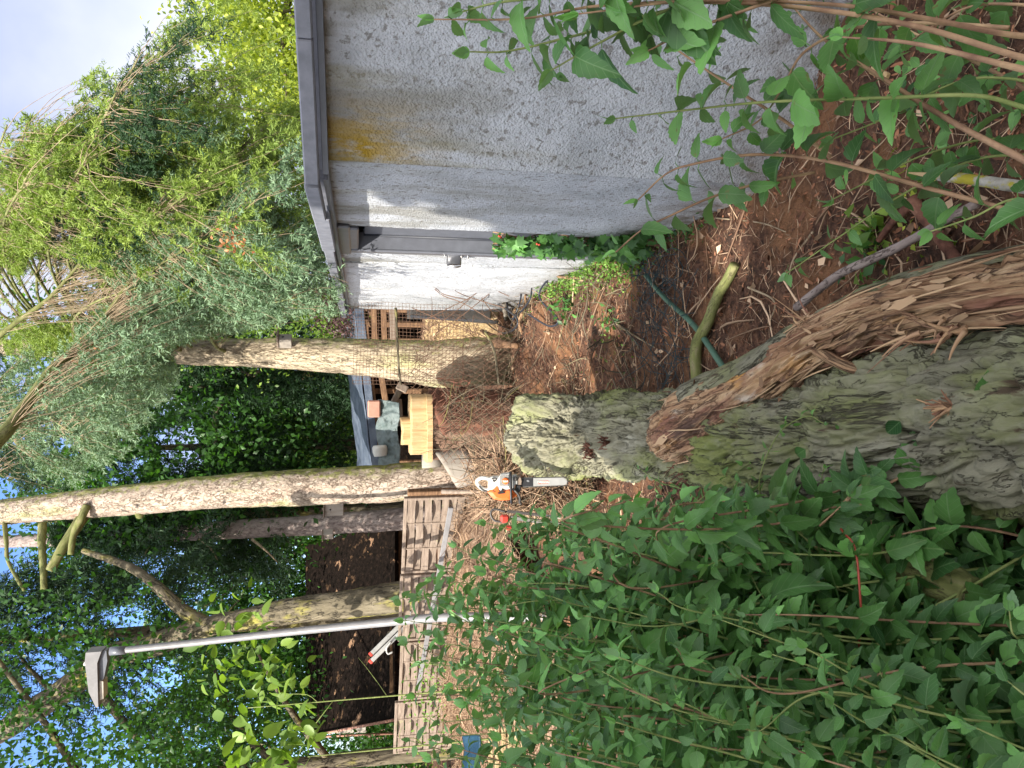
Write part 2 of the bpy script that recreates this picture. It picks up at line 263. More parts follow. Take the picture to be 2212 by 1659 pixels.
def leafmat(name, dark, light, trans=.35, vein=None, rough=.45, spec=.4):
    m, t, b = newmat(name); N = t.nodes; L = t.links
    a = N.new('ShaderNodeAttribute'); a.attribute_name = 'rest'; sp = N.new('ShaderNodeSeparateXYZ'); L.new(a.outputs['Vector'], sp.inputs[0])
    r = N.new('ShaderNodeValToRGB'); setramp(r, [(0, dark), (.8, light), (1, tuple(min(1, c * 1.5) for c in light))]); L.new(sp.outputs['Z'], r.inputs[0]); out = r.outputs[0]
    if vein:
        ab = N.new('ShaderNodeMath'); ab.operation = 'ABSOLUTE'; L.new(sp.outputs['X'], ab.inputs[0])
        m1 = N.new('ShaderNodeMapRange'); m1.inputs['From Min'].default_value = .02; m1.inputs['From Max'].default_value = .006; L.new(ab.outputs[0], m1.inputs[0])
        ml = N.new('ShaderNodeMath'); ml.operation = 'MULTIPLY_ADD'; ml.inputs[1].default_value = -1.3; L.new(ab.outputs[0], ml.inputs[0]); L.new(sp.outputs['Y'], ml.inputs[2])
        fr = N.new('ShaderNodeMath'); fr.operation = 'MULTIPLY'; fr.inputs[1].default_value = 6.0; L.new(ml.outputs[0], fr.inputs[0]); f2 = N.new('ShaderNodeMath'); f2.operation = 'PINGPONG'; f2.inputs[1].default_value = .5; L.new(fr.outputs[0], f2.inputs[0])
        m2 = N.new('ShaderNodeMapRange'); m2.inputs['From Min'].default_value = .09; m2.inputs['From Max'].default_value = .02; m2.inputs['To Max'].default_value = .5; L.new(f2.outputs[0], m2.inputs[0])
        mxx = N.new('ShaderNodeMath'); mxx.operation = 'MAXIMUM'; L.new(m1.outputs[0], mxx.inputs[0]); L.new(m2.outputs[0], mxx.inputs[1])
        x = N.new('ShaderNodeMix'); x.data_type = 'RGBA'; x.inputs['B'].default_value = (*vein, 1); ms = N.new('ShaderNodeMath'); ms.operation = 'MULTIPLY'; ms.inputs[1].default_value = .55; L.new(mxx.outputs[0], ms.inputs[0]); L.new(ms.outputs[0], x.inputs['Factor']); L.new(out, x.inputs['A']); out = x.outputs['Result']
        bp = N.new('ShaderNodeBump'); bp.inputs['Strength'].default_value = .5; bp.inputs['Distance'].default_value = .002; bp.invert = True; L.new(mxx.outputs[0], bp.inputs['Height']); L.new(bp.outputs[0], b.inputs['Normal'])
    if vein:
        tcx = N.new('ShaderNodeTexCoord'); nb = N.new('ShaderNodeTexNoise'); nb.inputs['Scale'].default_value = 30; nb.inputs['Detail'].default_value = 5; L.new(tcx.outputs['Object'], nb.inputs['Vector'])
        mb_ = N.new('ShaderNodeMapRange'); mb_.inputs['From Min'].default_value = .67; mb_.inputs['From Max'].default_value = .74; L.new(nb.outputs['Fac'], mb_.inputs[0]); xb = N.new('ShaderNodeMix'); xb.data_type = 'RGBA'; xb.inputs['B'].default_value = (.20, .15, .05, 1); L.new(mb_.outputs[0], xb.inputs['Factor']); L.new(out, xb.inputs['A']); out = xb.outputs['Result']
        nb2 = N.new('ShaderNodeTexNoise'); nb2.inputs['Scale'].default_value = 9; L.new(tcx.outputs['Object'], nb2.inputs['Vector']); hs = N.new('ShaderNodeHueSaturation'); mv = N.new('ShaderNodeMapRange'); mv.inputs['From Min'].default_value = .3; mv.inputs['From Max'].default_value = .7; mv.inputs['To Min'].default_value = .6; mv.inputs['To Max'].default_value = 1.35; L.new(nb2.outputs['Fac'], mv.inputs[0]); L.new(mv.outputs[0], hs.inputs['Value']); L.new(out, hs.inputs['Color']); out = hs.outputs[0]
        gq = N.new('ShaderNodeNewGeometry'); xu = N.new('ShaderNodeMix'); xu.data_type = 'RGBA'; xu.inputs['B'].default_value = (.17, .27, .16, 1); mu = N.new('ShaderNodeMath'); mu.operation = 'MULTIPLY'; mu.inputs[1].default_value = .6; L.new(gq.outputs['Backfacing'], mu.inputs[0]); L.new(mu.outputs[0], xu.inputs['Factor']); L.new(out, xu.inputs['A']); out = xu.outputs['Result']
    L.new(out, b.inputs['Base Color']); b.inputs['Roughness'].default_value = rough; b.inputs['Specular IOR Level'].default_value = spec
    tr = N.new('ShaderNodeBsdfTranslucent'); mc = N.new('ShaderNodeMix'); mc.data_type = 'RGBA'; mc.blend_type = 'MULTIPLY'; mc.inputs['Factor'].default_value = 1; mc.inputs['B'].default_value = (1.5, 1.6, .6, 1); L.new(out, mc.inputs['A']); L.new(mc.outputs['Result'], tr.inputs['Color'])
    ms_ = N.new('ShaderNodeMixShader'); ms_.inputs[0].default_value = trans; L.new(b.outputs[0], ms_.inputs[1]); L.new(tr.outputs[0], ms_.inputs[2]); L.new(ms_.outputs[0], N['Material Output'].inputs['Surface'])
    return m
def flat(name, c, rough=.5, metal=0, spec=.5, bump=.1): 
    c2 = tuple(x * .78 for x in c); return surf(name, [(.35, c2), (.65, c)], scale=9, rough=rough, metal=metal, spec=spec, bump=bump, bdist=.002)
M = {}
M['bark_log'] = surf('log_bark', [(.32, (.13, .125, .085)), (.45, (.23, .22, .155)), (.6, (.32, .305, .22)), (.78, (.43, .41, .31))], scale=9, stretch=(1, 1, .28), coord='rest', detail=12, rgh=.68, bump=1.0, bscale=38, bdist=.02, over=[((.235, .265, .085), 2.4, .40, .60, (1, 1, .5)), ((.36, .35, .28), 2.1, .54, .68, (1, 1, .7)), ((.11, .08, .05), 14, .62, .68, (1, 1, .25))], cracks=[(6, (1, 1, .13), .030, (.07, .062, .042)), (17, (1, 1, .22), .020, (.13, .12, .08))])
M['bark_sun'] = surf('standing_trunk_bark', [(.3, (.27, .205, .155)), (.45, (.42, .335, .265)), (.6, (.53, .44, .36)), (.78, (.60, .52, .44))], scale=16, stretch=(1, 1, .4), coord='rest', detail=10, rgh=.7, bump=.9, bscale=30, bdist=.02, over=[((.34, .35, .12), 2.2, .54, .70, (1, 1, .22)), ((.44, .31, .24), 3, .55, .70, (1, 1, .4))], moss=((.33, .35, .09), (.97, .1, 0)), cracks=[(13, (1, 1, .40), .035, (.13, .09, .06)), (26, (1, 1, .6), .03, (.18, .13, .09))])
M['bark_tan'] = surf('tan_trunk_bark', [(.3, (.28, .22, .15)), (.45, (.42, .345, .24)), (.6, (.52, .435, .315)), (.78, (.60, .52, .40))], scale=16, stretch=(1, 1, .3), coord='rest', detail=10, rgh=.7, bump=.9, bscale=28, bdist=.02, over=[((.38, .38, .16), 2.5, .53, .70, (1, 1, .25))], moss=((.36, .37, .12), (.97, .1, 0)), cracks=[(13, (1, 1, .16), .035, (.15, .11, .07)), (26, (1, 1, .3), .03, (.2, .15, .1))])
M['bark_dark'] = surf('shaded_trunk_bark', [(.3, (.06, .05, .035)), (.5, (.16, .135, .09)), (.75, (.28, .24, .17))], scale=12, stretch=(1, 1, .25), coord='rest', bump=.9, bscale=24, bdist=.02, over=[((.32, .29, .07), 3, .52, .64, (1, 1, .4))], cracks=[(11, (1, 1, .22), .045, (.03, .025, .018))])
M['bark_grey'] = surf('grey_brown_trunk_bark', [(.3, (.15, .11, .10)), (.5, (.29, .235, .21)), (.75, (.40, .34, .31))], scale=16, stretch=(1, 1, .5), coord='rest', bump=.8, bscale=30, bdist=.01, cracks=[(14, (1, 1, .4), .035, (.09, .065, .055))])
M['moss_branch'] = surf('mossy_branch_bark', [(.3, (.09, .10, .035)), (.5, (.19, .205, .07)), (.72, (.28, .25, .14))], scale=26, coord='rest', cracks=[(18, (1, 1, .3), .03, (.09, .08, .04))], bump=.6, bdist=.004, stretch=(1, 1, .3))
M['stripped'] = surf('stripped_wood', [(.30, (.15, .075, .045)), (.43, (.36, .205, .115)), (.55, (.55, .365, .21)), (.70, (.70, .54, .37))], scale=24, stretch=(1, 1, .07), coord='rest', detail=12, rgh=.75, dist=.5, rough=.8, bump=1.0, bscale=80, bdist=.012, over=[((.27, .13, .085), 4.5, .50, .62, (1, 1, .35)), ((.13, .075, .055), 7, .60, .66, (1, 1, .2)), ((.62, .34, .12), 4, .58, .68, (1, 1, .4)), ((.62, .55, .45), 5, .60, .68, (1, 1, .3))], cracks=[(14, (1, 1, .07), .03, (.11, .06, .04)), (34, (1, 1, .06), .03, (.22, .12, .07))])
M['freshcut'] = surf('fresh_cut_wood', [(.3, (.36, .22, .10)), (.5, (.50, .35, .18)), (.75, (.60, .44, .26))], cracks=[(40, (1, 1, .05), .018, (.42, .25, .12))], scale=24, stretch=(1.6, 1.6, .10), bump=.6, bscale=40, bdist=.006, rough=.8)
M['bark_stump'] = surf('red_brown_stump_bark', [(.3, (.10, .055, .035)), (.45, (.22, .135, .095)), (.6, (.34, .235, .17)), (.78, (.42, .33, .26))], scale=9, stretch=(1, 1, .35), coord='rest', detail=10, rgh=.7, bump=1, bscale=26, bdist=.02, over=[((.12, .06, .04), 3, .48, .60, (1, 1, .5))], cracks=[(10, (1, 1, .3), .04, (.06, .035, .025))])
M['redrot'] = surf('rotten_red_wood', [(.3, (.06, .025, .018)), (.55, (.2, .09, .06)), (.8, (.36, .2, .13))], scale=14, stretch=(1, 1, .3), bump=.9, bscale=30, bdist=.02)
M['boxwood'] = surf('pale_box_wood', [(.3, (.30, .26, .22)), (.7, (.48, .43, .38))], scale=8, stretch=(1, 1, .2), bump=.4)
M['board'] = surf('weathered_boards', [(.3, (.16, .12, .095)), (.55, (.28, .22, .175)), (.8, (.39, .32, .26))], scale=5, stretch=(1, 1, 9), coord='Object', bump=.5, bdist=.004, over=[((.14, .11, .09), 9, .58, .68, (1, 1, 1)), ((.30, .29, .16), 3, .60, .72, (1, 1, 1))])
M['boarddark'] = surf('old_brown_boards', [(.3, (.09, .05, .03)), (.55, (.24, .14, .08)), (.8, (.38, .24, .13))], scale=6, stretch=(1, 1, 6), bump=.5, bdist=.006)
M['hay'] = leafmat('dry_brushwood', (.20, .12, .08), (.52, .37, .25), trans=.05, rough=.9, spec=.1)
M['heap'] = surf('dry_brushwood_heap', [(.3, (.16, .095, .065)), (.5, (.40, .27, .19)), (.75, (.58, .44, .33))], scale=22, bump=1, bscale=60, bdist=.03)
M['mulchbit'] = leafmat('bark_chips', (.085, .042, .03), (.32, .15, .085), trans=.0, rough=.9, spec=.15)
M['white_metal'] = flat('pale_grey_painted_metal', (.25, .245, .25), rough=.4)
M['fascia'] = surf('grey_roof_edge', [(.35, (.17, .18, .21)), (.65, (.24, .25, .29))], scale=14, rough=.7, bump=.3, bdist=.003)
M['greydoor'] = flat('grey_blue_door_paint', (.15, .16, .19), rough=.35)
M['darkdoor'] = flat('dark_gasket', (.04, .045, .06), rough=.5)
M['steel'] = flat('bright_steel', (.6, .6, .62), rough=.3, metal=.9)
M['alu'] = flat('aluminium', (.42, .42, .41), rough=.45, metal=.3)
M['black'] = flat('black_plastic', (.02, .02, .024), rough=.4)
M['orange'] = flat('orange_plastic', (.75, .16, .03), rough=.35)
M['offwhite'] = flat('off_white_plastic', (.78, .76, .70), rough=.4)
M['red'] = flat('red_plastic', (.60, .07, .05), rough=.4)
M['lens'] = flat('lamp_glass', (.55, .50, .42), rough=.25)
M['darkgrey'] = flat('dark_metal', (.09, .085, .08), rough=.45, metal=.5)
M['rust'] = flat('rusty_wire', (.17, .095, .06), rough=.8)
M['cable'] = flat('black_cable_rubber', (.03, .035, .05), rough=.4)
M['green_plastic'] = flat('dull_green_plastic', (.09, .18, .13), rough=.4)
M['net'] = flat('blue_green_net', (.02, .07, .09), rough=.6)
M['tarp'] = surf('grey_green_tarpaulin', [(.35, (.10, .14, .14)), (.65, (.17, .21, .21))], scale=4, rough=.35, bump=.8, bscale=7, bdist=.05, spec=.5)
M['blue'] = surf('slate_blue_sheet', [(.35, (.06, .08, .12)), (.65, (.14, .17, .22))], scale=5, rough=.45, bump=.5, bscale=10, bdist=.03)
M['bluetarp'] = surf('blue_tarpaulin', [(.35, (.01, .035, .07)), (.65, (.02, .07, .12))], scale=6, rough=.4, bump=.6, bdist=.03)
M['clay'] = flat('pale_red_clay', (.52, .27, .20), rough=.85)
M['stone'] = surf('pale_stone', [(.3, (.35, .32, .28)), (.7, (.6, .57, .52))], scale=8, bump=.6)
M['sand'] = surf('yellow_woodchip_heap', [(.3, (.30, .20, .10)), (.5, (.52, .38, .20)), (.75, (.70, .56, .36))], scale=16, bump=1, bscale=40, bdist=.03)
M['roofdark'] = surf('black_brown_roof', [(.35, (.006, .005, .004)), (.6, (.016, .011, .009)), (.8, (.045, .03, .022))], scale=9, bump=.8, bscale=20, bdist=.03, rough=.95, spec=.04, over=[((.30, .18, .11), 1.7, .635, .66, (1, 1, 1)), ((.10, .06, .035), 3.1, .60, .66, (1, 1, 1))])  # tan patches are sun dapples painted into the roof colour
M['wood_box'] = surf('grey_wood_box', [(.3, (.24, .21, .18)), (.7, (.40, .36, .31))], scale=8, stretch=(1, 1, .2), bump=.4)
M['leaf_fg'] = leafmat('mock_orange_leaf', (.03, .095, .03), (.13, .29, .075), trans=.25, vein=(.2, .33, .15), rough=.42)
M['leaf_fresh'] = leafmat('fresh_mock_orange_leaf', (.075, .20, .05), (.15, .34, .09), trans=.35, vein=(.3, .45, .18), rough=.42)
M['stem_g'] = surf('green_shoot_bark', [(.35, (.16, .22, .06)), (.65, (.30, .34, .12))], scale=20, bump=.2, bdist=.002, rough=.6)
M['stem_b'] = surf('brown_cane_bark', [(.35, (.20, .11, .07)), (.55, (.38, .24, .14)), (.7, (.52, .36, .2))], scale=12, bump=.3, bdist=.002, rough=.7)
M['ivy'] = leafmat('climber_leaf', (.03, .09, .03), (.10, .24, .06), trans=.3)
M['weed'] = leafmat('small_weed_leaf', (.07, .17, .03), (.22, .38, .08), trans=.35)
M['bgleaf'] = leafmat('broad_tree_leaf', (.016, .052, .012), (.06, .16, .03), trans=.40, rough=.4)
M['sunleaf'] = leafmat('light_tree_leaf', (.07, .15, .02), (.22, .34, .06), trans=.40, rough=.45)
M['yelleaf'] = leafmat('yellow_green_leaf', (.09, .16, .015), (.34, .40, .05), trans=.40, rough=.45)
M['purple'] = leafmat('purple_leaf', (.05, .025, .03), (.16, .09, .09), trans=.25)
M['needle_g'] = leafmat('yellow_green_needles', (.10, .17, .03), (.30, .40, .08), trans=.25, rough=.6)
M['needle_b'] = leafmat('blue_green_needles', (.085, .16, .085), (.23, .34, .20), trans=.15, rough=.6)
M['needle_d'] = leafmat('dark_green_needles', (.012, .035, .015), (.035, .085, .03), trans=.15, rough=.6)
M['twig'] = surf('pale_dead_twig', [(.35, (.22, .16, .10)), (.65, (.42, .33, .22))], scale=10, bump=0)
M['redleaf'] = leafmat('rust_brown_dead_leaf', (.25, .08, .03), (.42, .17, .07), trans=.2)

# plaster wall with lichen stains (object coordinates are metres: x along, z up are world)
def plaster(name, rx, ymn):
    m, t, b = newmat(name); N = t.nodes; L = t.links
    g = N.new('ShaderNodeNewGeometry'); pos = g.outputs['Position']
    def noise(s, d=6, st=(1, 1, 1), r=.6):
        mp = N.new('ShaderNodeMapping'); mp.inputs['Scale'].default_value = st; L.new(pos, mp.inputs[0]); n = N.new('ShaderNodeTexNoise'); n.inputs['Scale'].default_value = s; n.inputs['Detail'].default_value = d; n.inputs['Roughness'].default_value = r; L.new(mp.outputs[0], n.inputs['Vector']); return n.outputs['Fac']
    def mr(src, a, c, lo=0, hi=1):
        q = N.new('ShaderNodeMapRange'); q.inputs['From Min'].default_value = a; q.inputs['From Max'].default_value = c; q.inputs['To Min'].default_value = lo; q.inputs['To Max'].default_value = hi; L.new(src, q.inputs[0]); return q.outputs[0]
    def mul(a, c):
        q = N.new('ShaderNodeMath'); q.operation = 'MULTIPLY'; L.new(a, q.inputs[0]); L.new(c, q.inputs[1]) if not isinstance(c, float) else q.inputs[1].__setattr__('default_value', c); return q.outputs[0]
    def mix(f, a, colr):
        q = N.new('ShaderNodeMix'); q.data_type = 'RGBA'; L.new(f, q.inputs['Factor']); L.new(a, q.inputs['A']); q.inputs['B'].default_value = (*colr, 1); return q.outputs['Result']
    sp = N.new('ShaderNodeSeparateXYZ'); L.new(pos, sp.inputs[0]); z = sp.outputs['Z']; y = sp.outputs['Y']
    r = N.new('ShaderNodeValToRGB'); setramp(r, [(.3, (.47, .50, .54)), (.5, (.61, .64, .69)), (.75, (.69, .72, .77))]); L.new(noise(3.2, 8), r.inputs[0]); c = r.outputs[0]
    c = mix(mul(mul(mr(noise(2.4, 5, (1.5, 1.5, .35)), .50, .72), mr(z, 1.1, 2.1)), 1.0 if rx else .35), c, (.34, .33, .27))
    c = mix(mul(mr(noise(34, 4), .57, .64), .7), c, (.20, .185, .165)); c = mix(mul(mul(mr(noise(2.2, 5, (1.5, 1.5, .5)), .50, .60), mr(z, .5, 1.9)), .7 if rx else .15), c, (.27, .26, .22))
    c = mix(mul(mr(noise(3.0, 5, (2, 2, .3)), .56, .70, 0, .4), mr(z, 1.5, 2.1)), c, (.38, .33, .12))
    if rx:                                               # the yellow lichen patch beside the corner
        ny = mul(mr(y, 3.12, 3.29), mr(y, 3.375, 3.355)); nzz = mul(mr(z, 1.58, 1.98), mr(noise(12, 8, (1, 1, .3), .7), .36, .52))
        c = mix(mul(ny, nzz), c, (.46, .30, .03))
        nw = mul(mul(mr(y, 3.24, 3.32), mr(y, 3.375, 3.36)), mul(mr(z, .9, 1.7), mr(noise(8, 4, (1, 1, .15)), .45, .65))); c = mix(nw, c, (.28, .24, .10))
    c = mix(mul(mr(z, .5, .02), mr(noise(6, 5), .35, .62)), c, (.20, .16, .12))
    L.new(c, b.inputs['Base Color']); b.inputs['Roughness'].default_value = .92; b.inputs['Specular IOR Level'].default_value = .2
    v = N.new('ShaderNodeTexVoronoi'); v.inputs['Scale'].default_value = 95; L.new(pos, v.inputs['Vector'])
    a = N.new('ShaderNodeMath'); a.operation = 'MULTIPLY_ADD'; a.inputs[1].default_value = .28; L.new(v.outputs['Distance'], a.inputs[0]); L.new(noise(60, 5, (1, 1, .6), .65), a.inputs[2])
    bp = N.new('ShaderNodeBump'); bp.inputs['Strength'].default_value = 1.0; bp.inputs['Distance'].default_value = ymn; L.new(a.outputs[0], bp.inputs['Height']); L.new(bp.outputs[0], b.inputs['Normal'])
    return m
M['plaster'] = plaster('rough_plaster', True, .022); M['plaster_fine'] = plaster('smoother_plaster', False, .012)

# ------------------------------------------------------------------ ground
def gh(x, y):
    p = np.stack([x, y, 0 * x], -1)
    h = .035 * fbm(p * 1.3, 3) + .040 * fbm(p * 5, 3) + .022 * fbm(p * 19, 3)
    h = h + .16 * np.exp(-((x - .75) ** 2 / .16 + (y - 6.3) ** 2 / 1.4))            # weedy bank by the door
    h = h + .30 * np.exp(-((x - .25) ** 2 / .35 + (y - 8.2) ** 2 / .5)) + .16 * np.exp(-((x - .6) ** 2 / .1 + (y - 7.3) ** 2 / .25))             # litter at the foot of the trunk
    return h
def gz(x, y): return float(gh(np.array([float(x)]), np.array([float(y)]))[0])
xs = np.concatenate([-np.geomspace(300, 5, 26)[:-1], np.arange(-5, 5.001, .04), np.geomspace(5, 300, 26)[1:]])
ys = np.concatenate([-np.geomspace(300, 1, 20)[:-1], np.arange(-1, 12.001, .04), np.geomspace(12, 400, 30)[1:]])
X, Y = np.meshgrid(xs, ys); Z = gh(X, Y); nx, ny = len(xs), len(ys)
i = np.arange(ny - 1)[:, None] * nx; j = np.arange(nx - 1)[None]
g = MB(); g.add(np.stack([X, Y, Z], -1).reshape(-1, 3), np.stack([i + j, i + j + 1, i + nx + j + 1, i + nx + j], -1).reshape(-1, 4))
M['ground'] = surf('bark_litter_ground', [(.3, (.035, .02, .015)), (.5, (.13, .065, .042)), (.7, (.26, .14, .085)), (.8, (.36, .22, .14))], scale=38, detail=8, bump=1, bscale=70, bdist=.03, over=[((.30, .15, .075), 2.2, .50, .62, (1, 1, 1)), ((.05, .032, .024), 5, .55, .66, (1, 1, 1))])
tag(g.obj('ground', M['ground']), kind='structure')

# ------------------------------------------------------------------ garage
c0 = np.array([.99, 3.36]); dv = nrm(np.array([.415, -.45])); c1 = c0 + dv * 3.6
ga = thing('garage', 'flat-roofed garage with rough grey plaster walls beside the fallen trunk', 'garage', (c0[0], c0[1], 0))
ZT = 2.16
def wallp(name, a, b, z0, z1, mat, th=.16, side=1, nn=2):
    a = np.array(a, float); b = np.array(b, float); d = nrm(b - a); n = np.array([-d[1], d[0]]) * side
    L = np.linalg.norm(b - a); mb = MB(); nu = max(2, int(L / .03)) if nn == 0 else nn; nv = max(2, int((z1 - z0) / .03)) if nn == 0 else nn
    u = np.linspace(0, 1, nu); v = np.linspace(z0, z1, nv); U, Vv = np.meshgrid(u, v)
    P = np.zeros((nv, nu, 3)); P[..., 0] = a[0] + (b - a)[0] * U; P[..., 1] = a[1] + (b - a)[1] * U; P[..., 2] = Vv
    if nn == 0:
        off = .006 * fbm(P * 2.5, 3) + .004 * fbm(P * 14, 2); P[..., 0] -= n[0] * off; P[..., 1] -= n[1] * off
    ii = np.arange(nv - 1)[:, None] * nu; jj = np.arange(nu - 1)[None]
    mb.add(P.reshape(-1, 3), np.stack([ii + jj, ii + jj + 1, ii + nu + jj + 1, ii + nu + jj], -1).reshape(-1, 4))
    q0, q1, r0, r1 = (*a, z0), (*b, z0), (*(a + n * th), z0), (*(b + n * th), z0)
    t = lambda p: (p[0], p[1], z1)
    V = np.array([q0, q1, r0, r1, t(q0), t(q1), t(r0), t(r1)]); mb.add(V, np.array([[2, 3, 7, 6], [0, 2, 6, 4], [1, 5, 7, 3], [4, 6, 7, 5], [0, 1, 3, 2]]))
    return mb.obj(name, mat, ga, smooth=True)
# outward faces look towards -x; interior lies on +x
w = wallp('wall', c0, c1, -.1, ZT, M['plaster'], side=1, nn=0); tag(w, 'rough grey plaster wall face stained yellow at its upper corner')
YD0, YD1, YE, XW = 4.78, 5.64, 9.9, 1.0
w = wallp('wall', (c0[0], c0[1] + .001), (XW, YD0), -.1, ZT, M['plaster'], side=-1, nn=0)
w = wallp('wall', (XW, YD1), (XW, 6.15), -.1, ZT, M['plaster'], side=-1, nn=0)
w = wallp('wall', (XW - .012, 6.152), (XW - .012, YE), -.1, ZT, M['plaster_fine'], side=-1, nn=0); tag(w, 'smoother pale plaster wall beyond the door')
w = wallp('wall', (XW + .15, YE + .0), (7, YE + .0), -.1, ZT, M['plaster_fine'], th=.16, side=1)
w = wallp('wall', (7.0, .5), (7.0, YE), -.1, ZT, M['plaster_fine'], th=.16, side=1); w = wallp('wall', tuple(c1 + dv * .002), (6.999, .5), -.1, ZT, M['plaster_fine'], th=.16, side=1)
# roof slab and stepped grey edge
def poly_prism(mb, pts, z0, z1):
    pts = np.array(pts, float); n = len(pts); V = np.vstack([np.c_[pts, np.full(n, z0)], np.c_[pts, np.full(n, z1)]]); a = np.arange(n); b = (a + 1) % n
    mb.add(V, [np.stack([a, b, b + n, a + n], -1), np.array([list(a[::-1])]), np.array([list(a + n)])])
mb = MB(); o = .05; poly_prism(mb, [(c0[0] - o, c0[1] - .02), (c1[0] - .04, c1[1] - .04), (7.1, .4), (7.1, YE + .05), (XW - o, YE + .05)], ZT + .002, ZT + .04); mb.obj('roof', M['fascia'], ga, smooth=False)
def edge(a, b, z0, z1, th, mat='fascia', name='roof_edge'):
    a = np.array(a, float); b = np.array(b, float); d = nrm(b - a); mid = (a + b) / 2; n = np.array([-d[1], d[0]])
    ax = np.array([[d[0], d[1], 0], [n[0], n[1], 0], [0, 0, 1]]); mb = MB(); bevbox(mb, (*mid, (z0 + z1) / 2), (np.linalg.norm(b - a), th, z1 - z0), ax, .006); return mb.obj(name, M[mat], ga, smooth=False)
nw1 = np.array([dv[1], -dv[0]])                       # outward normal of the near wall
if nw1[0] > 0: nw1 = -nw1
OH = .13
k0 = np.array([XW - OH, c0[1] - .055]); 
segs = [0, .62, 1.9, 3.5]
for a, b in zip(segs[:-1], segs[1:]): edge(k0 + dv * (a + .004), k0 + dv * b, ZT + .012, ZT + .072 + .006 * random.random(), .05)
edge((XW - OH, k0[1] + .01), (XW - OH, 3.95), ZT + .012, ZT + .078, .05); edge((XW - OH + .006, 3.955), (XW - OH + .006, 4.9), ZT - .006, ZT + .078, .05)
edge((XW - OH + .03, 4.905), (XW - OH + .03, 6.6), ZT + .008, ZT + .075, .05); edge((XW - OH + .024, 6.605), (XW - OH + .024, 8.2), ZT + .002, ZT + .07, .05); edge((XW - OH + .03, 8.205), (XW - OH + .03, YE + .12), ZT + .01, ZT + .08, .05)
# soffit board under the edge, peeling
mb = MB(); poly_prism(mb, [(XW - OH + .03, k0[1] + .05), (XW + .03, c0[1] + .06), (XW + .03, YE), (XW - OH + .055, YE)], ZT - .02, ZT - .001); mb.obj('soffit', M['greydoor'], ga, smooth=False)
mb = MB(); q = [k0 + dv * .02 + np.array([.03, .03]), k0 + dv * 3.4 + np.array([.03, .03]), c0 + dv * 3.4 + np.array([.02, .02]), c0 + np.array([.02, .02])]; poly_prism(mb, q, ZT - .025, ZT - .001); mb.obj('soffit', M['greydoor'], ga, smooth=False)
# door in its reveal
dr = thing('door', None, None); del dr
dm = MB(); bevbox(dm, (XW + .13, (YD0 + YD1) / 2, 1.0), (.05, YD1 - YD0 - .14, 1.94), b=.005); door = dm.obj('door', M['greydoor'], ga, smooth=False); tag(door, 'grey blue metal door set back in the wall')
fm = MB()
bevbox(fm, (XW + .06, YD1 - .035, 1.04), (.14, .07, 2.08)); bevbox(fm, (XW + .09, YD0 + .035, 1.04), (.14, .07, 2.08)); bevbox(fm, (XW + .06, (YD0 + YD1) / 2, 2.045), (.14, YD1 - YD0 - .142, .07)); bevbox(fm, (XW - .008, YD1 - .03, 1.04), (.02, .09, 2.1)); bevbox(fm, (XW - .01, (YD0 + YD1) / 2, 2.11), (.03, YD1 - YD0 + .1, .09))
fm.obj('door_frame', M['greydoor'], ga, smooth=False)
sm = MB(); box(sm, (XW + .1, YD1 - .085, 1.0), (.02, .02, 1.95)); sm.obj('door_seal', M['darkdoor'], ga)
hm = MB(); p = at(985, 552, 5.55); bevbox(hm, (XW - .05, YD1 + .0, p[2]), (.09, .06, .11)); tube(hm, [(XW - .09, YD1, p[2] - .05), (XW - .10, YD1, p[2] - .02), (XW - .10, YD1, p[2] + .05)], .012); hm.obj('door_latch', M['steel'], ga)
hm = MB()
for xx in (965, 1003, 1018): p = at(xx, 547, 5.5); tube(hm, [(XW - .01, YD1 - .02, p[2]), (XW - .035, YD1 - .02, p[2])], .008)
hm.obj('door_bolt', M['steel'], ga)

